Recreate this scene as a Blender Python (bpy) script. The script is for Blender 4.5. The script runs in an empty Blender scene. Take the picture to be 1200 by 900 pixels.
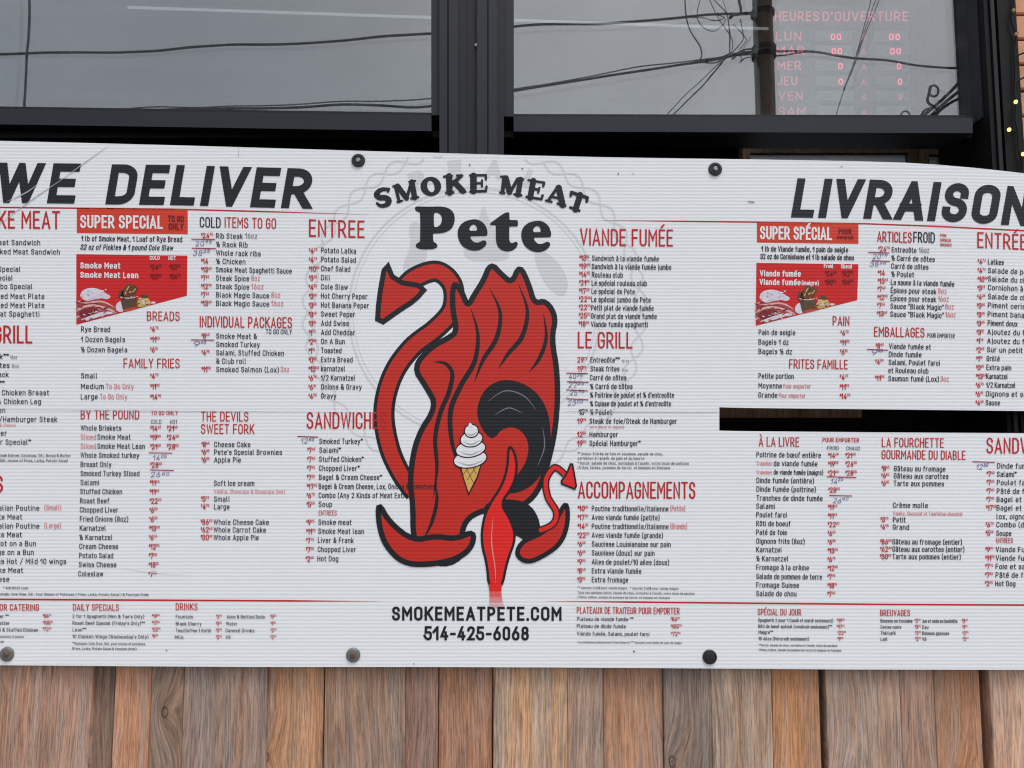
import bpy, bmesh, math, random
from mathutils import Vector
from mathutils.geometry import tessellate_polygon
R = math.radians
random.seed(7)
SC = bpy.context.scene
COL = SC.collection

# ------------------------------------------------------------------ camera
CAM = Vector((0.0, -1.8, 1.55)); PITCH = R(5.0); FPX = 906.0
cd = bpy.data.cameras.new('camera'); cam = bpy.data.objects.new('camera', cd); COL.objects.link(cam)
cam.location = CAM; cam.rotation_euler = (R(90) + PITCH, 0, 0)
cd.sensor_width = 36.0; cd.lens = FPX / 1200 * 36.0; cd.clip_start = 0.05; cd.clip_end = 2000
SC.camera = cam

# ------------------------------------------------------------------ sky, sun, exposure
W = bpy.data.worlds.new('World'); SC.world = W; W.use_nodes = True
nt = W.node_tree
sky = nt.nodes.new('ShaderNodeTexSky'); sky.sky_type = 'NISHITA'; sky.sun_disc = False
SUN_EL, SUN_AZ = R(66), R(150)
sky.sun_elevation = SUN_EL; sky.sun_rotation = SUN_AZ; sky.air_density = 1.0; sky.dust_density = 4.0
hs = nt.nodes.new('ShaderNodeHueSaturation'); hs.inputs['Saturation'].default_value = 0.48
bg = nt.nodes['Background']; bg.inputs['Strength'].default_value = 0.15
tcw = nt.nodes.new('ShaderNodeTexCoord'); cl = nt.nodes.new('ShaderNodeTexNoise'); cl.inputs['Scale'].default_value = 2.6; cl.inputs['Detail'].default_value = 5
mr = nt.nodes.new('ShaderNodeMapRange'); mr.inputs[1].default_value = .3; mr.inputs[2].default_value = .7; mr.inputs[3].default_value = .84; mr.inputs[4].default_value = 1.14
mu = nt.nodes.new('ShaderNodeMix'); mu.data_type = 'RGBA'; mu.blend_type = 'MULTIPLY'; mu.inputs[0].default_value = 1.0      # high even cloud, a little patchy
nt.links.new(tcw.outputs['Generated'], cl.inputs['Vector']); nt.links.new(cl.outputs[0], mr.inputs[0]); nt.links.new(mr.outputs[0], mu.inputs[7])
nt.links.new(sky.outputs[0], hs.inputs['Color']); nt.links.new(hs.outputs[0], mu.inputs[6]); nt.links.new(mu.outputs[2], bg.inputs['Color'])
sd = bpy.data.lights.new('sun', 'SUN'); sd.energy = 1.0; sd.angle = R(15); sd.color = (1, .985, .96)
sun = bpy.data.objects.new('sun', sd); COL.objects.link(sun)
sdir = Vector((math.sin(SUN_AZ) * math.cos(SUN_EL), math.cos(SUN_AZ) * math.cos(SUN_EL), math.sin(SUN_EL)))
sun.rotation_euler = sdir.to_track_quat('Z', 'Y').to_euler(); sun.location = (0, -4, 8)
SC.render.engine = 'CYCLES'
SC.view_settings.view_transform = 'Standard'; SC.view_settings.look = 'None'
SC.view_settings.gamma = 1.0; SC.view_settings.use_curve_mapping = False
SC.view_settings.exposure = 0.30
SC.cycles.use_denoising = True; SC.cycles.denoising_prefilter = 'ACCURATE'; SC.cycles.pixel_filter_type = 'BLACKMAN_HARRIS'; SC.cycles.filter_width = 1.15

# ------------------------------------------------------------------ pixel -> world
_f = Vector((0, math.cos(PITCH), math.sin(PITCH))); _u = Vector((0, -math.sin(PITCH), math.cos(PITCH)))
def at(px, py, Y):
    d = _f + Vector((1, 0, 0)) * ((px - 600) / FPX) - _u * ((py - 450) / FPX)
    return CAM + d * ((Y - CAM.y) / d.y)

def interp(tab, x):
    if x <= tab[0][0]:
        a, b = tab[0], tab[1]
    elif x >= tab[-1][0]:
        a, b = tab[-2], tab[-1]
    else:
        for i in range(len(tab) - 1):
            if tab[i][0] <= x <= tab[i + 1][0]:
                a, b = tab[i], tab[i + 1]; break
    return a[1] + (b[1] - a[1]) * (x - a[0]) / (b[0] - a[0])

# the five long lines of the printed sheet: top edge, upper rule, middle, lower rule, bottom edge
ROWS = [
 [(-460, 157), (0, 165), (200, 170), (400, 176), (600, 181.7), (700, 184), (800, 185.6), (900, 187), (1000, 188.7), (1060, 190.6), (1100, 193), (1150, 197.4), (1200, 203), (1300, 213), (1560, 232)],
 [(-460, 231), (0, 243), (210, 245.2), (420, 251), (600, 255.6), (720, 258.4), (880, 260.2), (1010, 262), (1100, 265.3), (1200, 270.4), (1300, 276), (1560, 289)],
 [(-460, 474), (0, 476), (450, 477), (843, 477.2), (870, 478.0), (1040, 479.8), (1200, 481.6), (1560, 486)],
 [(-460, 698.5), (0, 702.4), (430, 704.6), (660, 704.8), (870, 706.8), (1040, 708.3), (1200, 709), (1560, 711)],
 [(-460, 776.5), (0, 779.6), (130, 780.6), (300, 781.6), (500, 781.6), (650, 782.2), (800, 783.2), (1000, 784.6), (1200, 785), (1560, 787)]]
SLOT_LO = [(843, 504.6), (870, 505.2), (1030, 506.6), (1200, 507.6), (1560, 510)]
def warp(x0, y0, x, y):
    """move along the sheet's own lines: a row through (x0, y0) followed to x"""
    L = [interp(r, x0) for r in ROWS]; k = 0
    while k < 3 and y0 > L[k + 1]: k += 1
    t = (y0 - L[k]) / (L[k + 1] - L[k])
    a, b = interp(ROWS[k], x), interp(ROWS[k + 1], x)
    return a + t * (b - a) + (y - y0)
def depth(px, py):
    """the free upper right end of the sheet bows back from the wall; its foot stays on the planks"""
    t = min(max(0.0, px - 980) / 260.0, 1.4)
    return 0.026 * (t * t if t < 1 else 2 * t - 1) * min(1.0, max(0.0, 640 - py) / 440)
def sp(px, py, off=0.0): return at(px, py, depth(px, py) - off)

# ------------------------------------------------------------------ object helpers
def tag(o, label=None, cat=None, group=None, kind=None):
    for k, v in (('label', label), ('category', cat), ('group', group), ('kind', kind)):
        if v: o[k] = v
    return o
def empty(name, loc, label, cat, group=None):
    o = bpy.data.objects.new(name, None); COL.objects.link(o); o.location = loc; o.empty_display_size = .1
    return tag(o, label, cat, group)

class MB:
    def __init__(s): s.v = []; s.f = []; s.m = []; s.mats = []; s.col = []; s.zc = 0
    def mi(s, mat):
        if mat not in s.mats: s.mats.append(mat)
        return s.mats.index(mat)
    def face(s, pts, mat, col=None):
        n = len(s.v); s.v += [tuple(p) for p in pts]; s.f.append(tuple(range(n, n + len(pts)))); s.m.append(s.mi(mat)); s.col.append(col)
    def quads(s, verts, faces, mat, col=None):
        n = len(s.v); s.v += [tuple(p) for p in verts]
        for f in faces: s.f.append(tuple(n + i for i in f)); s.m.append(s.mi(mat)); s.col.append(col)
    def box(s, a, b, mat, col=None, bev=0.0):
        x0, y0, z0 = a; x1, y1, z1 = b
        if bev:
            e = bev
            ring = lambda y, d: [(x0 + d, y, z0 + d), (x1 - d, y, z0 + d), (x1 - d, y, z1 - d), (x0 + d, y, z1 - d)]
            v = ring(y0, e) + ring(y0 + e, 0) + ring(y1, 0)
            f = [(0, 1, 2, 3)]
            for k in (0, 4):
                for i in range(4):
                    j = (i + 1) % 4; f.append((k + i, k + 4 + i, k + 4 + j, k + j))
            f.append((11, 10, 9, 8)); s.quads(v, f, mat, col); return
        v = [(x, y, z) for x in (x0, x1) for y in (y0, y1) for z in (z0, z1)]
        s.quads(v, [(0, 1, 3, 2), (4, 6, 7, 5), (0, 4, 5, 1), (2, 3, 7, 6), (0, 2, 6, 4), (1, 5, 7, 3)], mat, col)
    def prism(s, front, dy, mat, col=None):
        """front: polygon of points (clockwise seen from -y or not), pushed back by dy"""
        n = len(front); back = [(p[0], p[1] + dy, p[2]) for p in front]
        f = [tuple(range(n)), tuple(range(2 * n - 1, n - 1, -1))]
        for i in range(n):
            j = (i + 1) % n; f.append((i, n + i, n + j, j))
        s.quads(list(front) + back, f, mat, col)
    def tube(s, pts, r, mat, n=6, closed=False):
        pts = [Vector(p) for p in pts]; m = len(pts); rings = []
        up = Vector((.13, .27, .95))
        for i, p in enumerate(pts):
            if closed: t = pts[(i + 1) % m] - pts[i - 1]
            else: t = pts[min(i + 1, m - 1)] - pts[max(i - 1, 0)]
            t = t.normalized() if t.length > 1e-9 else Vector((1, 0, 0))
            a = t.cross(up); a = a.normalized() if a.length > 1e-6 else t.orthogonal().normalized()
            b = t.cross(a); rr = r[i] if isinstance(r, (list, tuple)) else r
            rings.append([p + a * rr * math.cos(2 * math.pi * k / n) + b * rr * math.sin(2 * math.pi * k / n) for k in range(n)])
        v = [q for rg in rings for q in rg]; f = []
        for i in range(m if closed else m - 1):
            i2 = (i + 1) % m
            for k in range(n):
                k2 = (k + 1) % n; f.append((i * n + k, i * n + k2, i2 * n + k2, i2 * n + k))
        if not closed: f += [tuple(range(n - 1, -1, -1)), tuple(range((m - 1) * n, m * n))]
        s.quads(v, f, mat)
    def lathe(s, c, prof, mat, n=28, axis='y'):
        """prof: (radius, distance towards the viewer along -y)"""
        v = []; f = []; m = len(prof)
        for r, h in prof:
            for k in range(n):
                a = 2 * math.pi * k / n
                if axis == 'y': v.append((c[0] + r * math.cos(a), c[1] - h, c[2] + r * math.sin(a)))
                else: v.append((c[0] + r * math.cos(a), c[1] + r * math.sin(a), c[2] + h))
        for i in range(m - 1):
            for k in range(n):
                k2 = (k + 1) % n; f.append((i * n + k, i * n + k2, (i + 1) * n + k2, (i + 1) * n + k))
        f.append(tuple(range((m - 1) * n, m * n))); f.append(tuple(range(n - 1, -1, -1)))
        s.quads(v, f, mat)
    def build(s, name, parent=None, origin=None, smooth=False):
        o3 = Vector(origin) if origin is not None else Vector((0, 0, 0))
        if parent is not None:
            r = parent
            while r.parent: r = r.parent
            o3 = Vector(r.location)
        me = bpy.data.meshes.new(name)
        me.from_pydata([(x - o3.x, y - o3.y, z - o3.z) for x, y, z in s.v], [], s.f)
        for mt in s.mats: me.materials.append(mt)
        me.polygons.foreach_set('material_index', s.m)
        if any(c is not None for c in s.col):
            at_ = me.color_attributes.new('plank_tint', 'FLOAT_COLOR', 'CORNER'); buf = []
            for p, c in zip(me.polygons, s.col):
                buf += list(c if c is not None else (1, 1, 1, 0)) * p.loop_total
            at_.data.foreach_set('color', buf)
        if smooth: me.polygons.foreach_set('use_smooth', [True] * len(me.polygons))
        me.update()
        o = bpy.data.objects.new(name, me); COL.objects.link(o)
        if parent is not None: o.parent = parent
        elif origin is not None: o.location = o3
        return o

def catmull(P, n=6, closed=False):
    P = [tuple(p) for p in P]; m = len(P); out = []
    for i in range(m if closed else m - 1):
        if closed: a, b, c, d = P[i - 1], P[i], P[(i + 1) % m], P[(i + 2) % m]
        else: a, b, c, d = P[max(i - 1, 0)], P[i], P[i + 1], P[min(i + 2, m - 1)]
        for k in range(n):
            t = k / n
            out.append(tuple(.5 * (2 * b[j] + (c[j] - a[j]) * t + (2 * a[j] - 5 * b[j] + 4 * c[j] - d[j]) * t * t + (3 * b[j] - a[j] - 3 * c[j] + d[j]) * t ** 3) for j in range(len(b))))
    if not closed: out.append(P[-1])
    return out
def chaikin(P, it=2):
    for _ in range(it):
        Q = []
        for i in range(len(P)):
            a, b = P[i], P[(i + 1) % len(P)]
            Q += [(a[0] * .75 + b[0] * .25, a[1] * .75 + b[1] * .25), (a[0] * .25 + b[0] * .75, a[1] * .25 + b[1] * .75)]
        P = Q
    return P

# ------------------------------------------------------------------ materials
def srgb(*c):
    return tuple(((x / 255) / 12.92 if x / 255 <= .04045 else ((x / 255 + .055) / 1.055) ** 2.4) for x in c)
class NT:
    def __init__(s, name):
        s.mat = bpy.data.materials.new(name); s.mat.use_nodes = True; s.t = s.mat.node_tree; s.t.nodes.clear()
        s.out = s.n('ShaderNodeOutputMaterial')
    def n(s, ty, **kw):
        nd = s.t.nodes.new(ty)
        for k, v in kw.items(): setattr(nd, k, v)
        return nd
    def l(s, a, b): s.t.links.new(a, b)
    def put(s, sock, v):
        if hasattr(v, 'is_output') or isinstance(v, bpy.types.NodeSocket): s.l(v, sock)
        else: sock.default_value = v
    def math(s, op, a, b=0.0, c=0.0):
        nd = s.n('ShaderNodeMath', operation=op)
        for i, v in enumerate((a, b, c)): s.put(nd.inputs[i], v)
        return nd.outputs[0]
    def mix(s, f, a, b, mode='MIX'):
        nd = s.n('ShaderNodeMix', data_type='RGBA', blend_type=mode)
        s.put(nd.inputs[0], f); s.put(nd.inputs[6], a); s.put(nd.inputs[7], b); return nd.outputs[2]
    def noise(s, vec, scale, detail=3.0, rough=.55, dist=0.0):
        nd = s.n('ShaderNodeTexNoise'); s.l(vec, nd.inputs['Vector']); nd.inputs['Scale'].default_value = scale
        nd.inputs['Detail'].default_value = detail; nd.inputs['Roughness'].default_value = rough; nd.inputs['Distortion'].default_value = dist
        return nd.outputs[0]
    def ramp(s, f, stops):
        nd = s.n('ShaderNodeValToRGB'); s.l(f, nd.inputs[0]); cr = nd.color_ramp
        while len(cr.elements) < len(stops): cr.elements.new(.5)
        for e, (p, c) in zip(cr.elements, stops): e.position = p; e.color = (c, c, c, 1) if not isinstance(c, tuple) else (*c[:3], 1)
        return nd.outputs[0]
    def bsdf(s, col, rough=.5, normal=None, metal=0.0, spec=.5):
        b = s.n('ShaderNodeBsdfPrincipled'); s.put(b.inputs['Base Color'], col if not isinstance(col, tuple) else (*col[:3], 1))
        s.put(b.inputs['Roughness'], rough); b.inputs['Metallic'].default_value = metal; b.inputs['Specular IOR Level'].default_value = spec
        if normal is not None: s.l(normal, b.inputs['Normal'])
        s.l(b.outputs[0], s.out.inputs[0]); return b
    def bump(s, h, st=.3, d=.001):
        nd = s.n('ShaderNodeBump'); s.l(h, nd.inputs['Height']); nd.inputs['Strength'].default_value = st; nd.inputs['Distance'].default_value = d
        return nd.outputs[0]
    def obj(s): return s.n('ShaderNodeTexCoord').outputs['Object']
    def scale(s, v, x, y, z):
        nd = s.n('ShaderNodeMapping'); s.l(v, nd.inputs[0]); nd.inputs['Scale'].default_value = (x, y, z); return nd.outputs[0]
    def sep(s, v):
        nd = s.n('ShaderNodeSeparateXYZ'); s.l(v, nd.inputs[0]); return nd.outputs

FLUTE = 0.00815
def printed(name, col, depth_=.07, rough=.45, wear=.0):
    """ink or bare plastic on the fluted sheet: the flutes show as fine horizontal lines"""
    m = NT(name); o = m.obj(); z = m.sep(o)[2]
    wob = m.math('MULTIPLY', m.noise(m.scale(o, .6, 1, .6), 1.5, 1), .004)
    s1 = m.math('SINE', m.math('MULTIPLY', m.math('ADD', z, wob), 2 * math.pi / FLUTE))
    line = m.math('POWER', m.math('MULTIPLY_ADD', s1, .5, .5), 4.0)
    big = m.noise(o, 1.1, 3)
    fine = m.noise(m.scale(o, 1, 1, 2.5), 45, 4, .6)
    amt = m.math('MULTIPLY', line, m.math('MULTIPLY_ADD', big, depth_ * 1.0, depth_ * .5))
    k = m.math('SUBTRACT', 1.0, amt)
    k = m.math('ADD', k, m.math('MULTIPLY', m.math('SUBTRACT', fine, .5), .05))
    k = m.math('ADD', k, m.math('MULTIPLY', m.math('SUBTRACT', big, .5), .05))
    cc = m.mix(1.0, (*col, 1), k, 'MULTIPLY')
    h = m.math('ADD', m.math('MULTIPLY', s1, .25), m.math('MULTIPLY', m.noise(m.scale(o, 1, 1, .45), 5, 2), 4.0))
    m.bsdf(cc, rough, m.bump(h, .35, .0012), spec=.35)
    return m.mat
def plain(name, col, rough=.5, metal=0.0, nscale=40, namt=.25, bump=.2, spec=.5):
    m = NT(name); o = m.obj(); n_ = m.noise(o, nscale, 4, .6); n2 = m.noise(o, nscale * .12, 2)
    k = m.math('MULTIPLY_ADD', m.math('ADD', n_, n2), namt, 1 - namt)
    m.bsdf(m.mix(1.0, (*col, 1), k, 'MULTIPLY'), m.math('MULTIPLY_ADD', n_, .2, rough - .1), m.bump(n_, bump, .0008), metal, spec)
    return m.mat
def emis(name, col, st):
    m = NT(name); e = m.n('ShaderNodeEmission'); e.inputs[0].default_value = (*col, 1); e.inputs[1].default_value = st
    m.l(e.outputs[0], m.out.inputs[0]); return m.mat
def glass(name, ior, wob, dust=0.0):
    m = NT(name); o = m.obj(); lw = m.n('ShaderNodeLayerWeight'); fac = m.math('MULTIPLY_ADD', m.math('POWER', lw.outputs['Facing'], 5.0), 1.0 - ior, ior)
    g = m.n('ShaderNodeBsdfGlossy'); g.inputs['Roughness'].default_value = 0.0; g.inputs['Color'].default_value = (1, .99, .95, 1)
    t = m.n('ShaderNodeBsdfTransparent'); t.inputs[0].default_value = (.93, .95, .95, 1)
    h = m.noise(o, 6.5, 0)
    m.l(m.bump(h, 1.0, wob), g.inputs['Normal'])
    mx = m.n('ShaderNodeMixShader'); m.l(fac, mx.inputs[0]); m.l(t.outputs[0], mx.inputs[1]); m.l(g.outputs[0], mx.inputs[2])
    if not dust: m.l(mx.outputs[0], m.out.inputs[0]); return m.mat
    # dried rain smears and dust: long faint streaks on the outer face
    mp = m.n('ShaderNodeMapping'); m.l(o, mp.inputs[0]); mp.inputs['Scale'].default_value = (.55, 1, 9.0); mp.inputs['Rotation'].default_value = (0, R(3.0), 0)
    st = m.ramp(m.noise(mp.outputs[0], 2.4, 4, .55, .4), [(.46, 0.0), (.74, 1.0)])
    sp_ = m.ramp(m.noise(o, 120, 3, .7), [(.55, 0.0), (.8, 1.0)])
    df = m.n('ShaderNodeBsdfDiffuse'); df.inputs[0].default_value = (.6, .62, .62, 1)
    m2 = m.n('ShaderNodeMixShader'); m.l(m.math('MULTIPLY_ADD', st, dust, m.math('MULTIPLY_ADD', sp_, dust * .5, dust * .18)), m2.inputs[0]); m.l(mx.outputs[0], m2.inputs[1]); m.l(df.outputs[0], m2.inputs[2])
    m.l(m2.outputs[0], m.out.inputs[0]); return m.mat
def wood(name, tinted=True, col=(.3, .2, .14)):
    m = NT(name); o = m.obj()
    if tinted:
        a = m.n('ShaderNodeVertexColor', layer_name='plank_tint'); base = a.outputs[0]; rnd = a.outputs[1]
    else: base = (*col, 1); rnd = .3
    cmb = m.n('ShaderNodeCombineXYZ'); m.put(cmb.inputs[0], m.math('MULTIPLY', rnd, 37.0)); m.put(cmb.inputs[2], m.math('MULTIPLY', rnd, 91.0))
    va = m.n('ShaderNodeVectorMath', operation='ADD'); m.l(o, va.inputs[0]); m.l(cmb.outputs[0], va.inputs[1]); p = va.outputs[0]
    # growth-ring lines: nearly straight hairlines, drifting slowly, bulging round the knots
    sx, sy, sz = m.sep(p)[0], m.sep(p)[1], m.sep(p)[2]
    c2d = m.n('ShaderNodeCombineXYZ'); m.put(c2d.inputs[0], m.math('MULTIPLY', sx, 5.0)); m.put(c2d.inputs[1], m.math('MULTIPLY', sz, 2.9))
    vo = m.n('ShaderNodeTexVoronoi', feature='F1', voronoi_dimensions='2D'); m.l(c2d.outputs[0], vo.inputs['Vector']); vo.inputs['Scale'].default_value = 1.0
    few = m.math('LESS_THAN', m.sep(vo.outputs['Color'])[0], .52)
    kd = m.math('ADD', vo.outputs['Distance'], m.math('MULTIPLY', few, .6))
    bend = m.math('MULTIPLY', m.math('POWER', m.math('MAXIMUM', m.math('SUBTRACT', .40, kd), 0.0), 2.0), .22)
    drift = m.math('MULTIPLY', m.math('SUBTRACT', m.noise(m.scale(p, 5.0, 3, 1.1), 1.0, 2, .5), .5), .10)
    gx = m.math('ADD', m.math('ADD', sx, drift), bend)
    cg = m.n('ShaderNodeCombineXYZ'); m.put(cg.inputs[0], gx); m.put(cg.inputs[1], sy); m.put(cg.inputs[2], sz); gp = cg.outputs[0]
    hair = m.ramp(m.noise(m.scale(gp, 360, 40, 13.0), 1.0, 2, .6), [(.36, 0.0), (.58, 1.0)])
    pores = m.ramp(m.noise(m.scale(gp, 430, 40, 42), 1.0, 2, .6), [(.33, 0.0), (.47, 1.0)])
    hair2 = m.ramp(m.noise(m.scale(gp, 120, 40, 2.0), 1.0, 4, .65), [(.30, 0.0), (.66, 1.0)])
    bandn = m.noise(m.scale(gp, 30, 20, .8), 1.0, 3, .55)
    blotch = m.noise(m.scale(p, 16, 9, 6), 1.0, 4, .6)
    kn = m.ramp(m.math('ADD', kd, m.math('MULTIPLY', m.math('SUBTRACT', m.noise(m.scale(p, 70, 60, 50), 1.0, 2), .5), .02)), [(0.0, .50), (.022, .80), (.030, .26), (.036, .34), (.044, .86), (.10, 1.0)])
    k = m.math('MULTIPLY', m.math('MULTIPLY_ADD', hair, .50, .72), m.math('MULTIPLY_ADD', pores, .30, .76))
    k = m.math('MULTIPLY', k, m.math('MULTIPLY_ADD', hair2, .40, .76))
    k = m.math('MULTIPLY', k, m.math('MULTIPLY_ADD', blotch, .7, .66))
    # warm heartwood stain against weathered silver-grey
    warm = m.ramp(bandn, [(.36, 1.0), (.60, 0.0)])
    tint = m.mix(m.math('MULTIPLY', warm, .45), base, m.mix(1.0, base, (1.0, .70, .46, 1), 'MULTIPLY'))
    lum = m.n('ShaderNodeRGBToBW'); m.put(lum.inputs[0], base)
    gr = m.ramp(m.noise(m.scale(gp, 42, 9, 2.6), 1.0, 4, .65), [(.46, 0.0), (.64, 1.0)])
    tint = m.mix(m.math('MULTIPLY', gr, .50), tint, m.mix(1.0, lum.outputs[0], (1.04, .96, .90, 1), 'MULTIPLY'))
    c1 = m.mix(1.0, tint, k, 'MULTIPLY'); c2 = m.mix(1.0, c1, kn, 'MULTIPLY')
    ck = m.ramp(m.noise(m.scale(gp, 190, 30, 6), 1.0, 2, .5), [(.25, .42), (.32, 1.0)])
    c2 = m.mix(1.0, c2, ck, 'MULTIPLY')
    fib = hair; ring = hair2
    m.bsdf(c2, .78, m.bump(m.math('ADD', fib, ring), .35, .0007), spec=.25)
    return m.mat

M = {}
M['sheet'] = printed('sheet_white', (.785, .81, .83), .04)
M['black'] = printed('ink_black', (.013, .014, .018), .35)
M['red'] = printed('ink_red', srgb(190, 36, 36), .10)
M['pink'] = printed('ink_pale_red', srgb(214, 120, 126), .06)
M['grey'] = printed('ink_grey', srgb(120, 122, 130), .06)
M['water'] = printed('ink_watermark', (.655, .675, .69), .10)
M['orange'] = printed('ink_orange_red', srgb(210, 62, 40), .10)
M['crim'] = printed('ink_crimson', srgb(204, 30, 31), .08)
M['dark'] = printed('ink_dark_red', srgb(110, 22, 26), .08)
M['white'] = printed('ink_white', (.80, .81, .82), .06)
M['pen'] = printed('pen_blue', srgb(112, 108, 156), .05)
M['strike'] = printed('tape_magenta', srgb(158, 26, 66), .05)
M['logo'] = printed('ink_logo_red', srgb(196, 44, 33), .16)
M['scarlet'] = printed('ink_scarlet', srgb(226, 38, 34), .10)
M['fade1'] = printed('ink_fade_a', srgb(222, 96, 96), .08)
M['fade2'] = printed('ink_fade_b', srgb(220, 140, 142), .08)
M['fade3'] = printed('ink_fade_c', srgb(216, 178, 182), .08)
M['cone'] = printed('ink_cone', srgb(216, 170, 92), .06)
M['cream'] = printed('ink_cream_shadow', srgb(176, 176, 182), .06)
M['meat'] = plain('print_meat', srgb(168, 62, 66), .5, 0, 260, .9, .0)
M['meat2'] = plain('print_meat_dark', srgb(120, 24, 34), .5, 0, 260, .8, .0)
M['meat3'] = plain('print_meat_fat', srgb(222, 168, 164), .5, 0, 220, .6, .0)
M['bread'] = plain('print_bread', srgb(214, 208, 220), .5, 0, 200, .5, .0)
M['pickle'] = plain('print_pickle', srgb(84, 62, 36), .5, 0, 240, .9, .0)
M['slaw'] = plain('print_slaw', srgb(206, 176, 96), .5, 0, 320, .9, .0)
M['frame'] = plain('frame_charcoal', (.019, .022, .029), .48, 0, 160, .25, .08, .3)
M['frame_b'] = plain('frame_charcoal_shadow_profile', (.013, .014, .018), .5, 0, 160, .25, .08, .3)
M['trim'] = plain('trim_black', (.007, .007, .0075), .6, 0, 90, .4, .3, .2)
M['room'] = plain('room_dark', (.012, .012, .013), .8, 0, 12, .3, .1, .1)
M['rubber'] = plain('rubber_black', (.014, .014, .015), .45, 0, 300, .3, .2)
M['zinc'] = plain('zinc_weathered', (.17, .17, .165), .5, .35, 320, .6, .3)
M['steel'] = plain('screw_steel', (.32, .32, .33), .38, .7, 320, .4, .2)
M['rust'] = plain('screw_rust', (.14, .075, .05), .7, .2, 420, .6, .3)
M['hole'] = plain('hole_black', (.006, .006, .006), .8, 0, 90, .1, 0, .1)
M['wood'] = wood('plank_wood')
M['brownwood'] = wood('brown_wood', False, (.12, .075, .045))
M['polewood'] = wood('pole_wood', False, (.30, .20, .14))
M['glass_a'] = glass('glass_outer', .150, .00010, .030)
M['glass_b'] = glass('glass_inner', .045, .00010)
M['cable'] = plain('cable_black', (.010, .010, .011), .6, 0, 30, .2, .1, .2)
M['cable_g'] = plain('cable_grey', (.09, .09, .09), .6, 0, 30, .2, .1, .2)
M['brick'] = plain('brick_orange', (.62, .32, .19), .85, 0, 60, .5, .5, .2)
M['mortar'] = plain('mortar_dark', (.09, .07, .06), .9, 0, 90, .4, .4, .2)
M['bulb_on'] = emis('bulb_lit', (1.0, .72, .16), 2.2)
M['bulb_off'] = plain('bulb_unlit', (.35, .25, .12), .25, 0, 60, .2, 0)
M['led'] = emis('led_red', (1.0, .17, .25), .50)
M['led2'] = emis('led_red_bright', (1.0, .12, .20), 1.1)
M['led3'] = emis('led_red_dim', (1.0, .16, .24), .40)
M['ledpanel'] = plain('led_panel', (.05, .052, .055), .6, 0, 60, .2, 0, .2)
M['ledwin'] = plain('led_window', (.15, .155, .16), .5, 0, 60, .2, 0, .3)
M['tube'] = emis('streak_glow', (.92, .97, 1.0), .20)
M['greypane'] = plain('pale_panel', (.55, .56, .58), .5, 0, 20, .2, 0)

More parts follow.
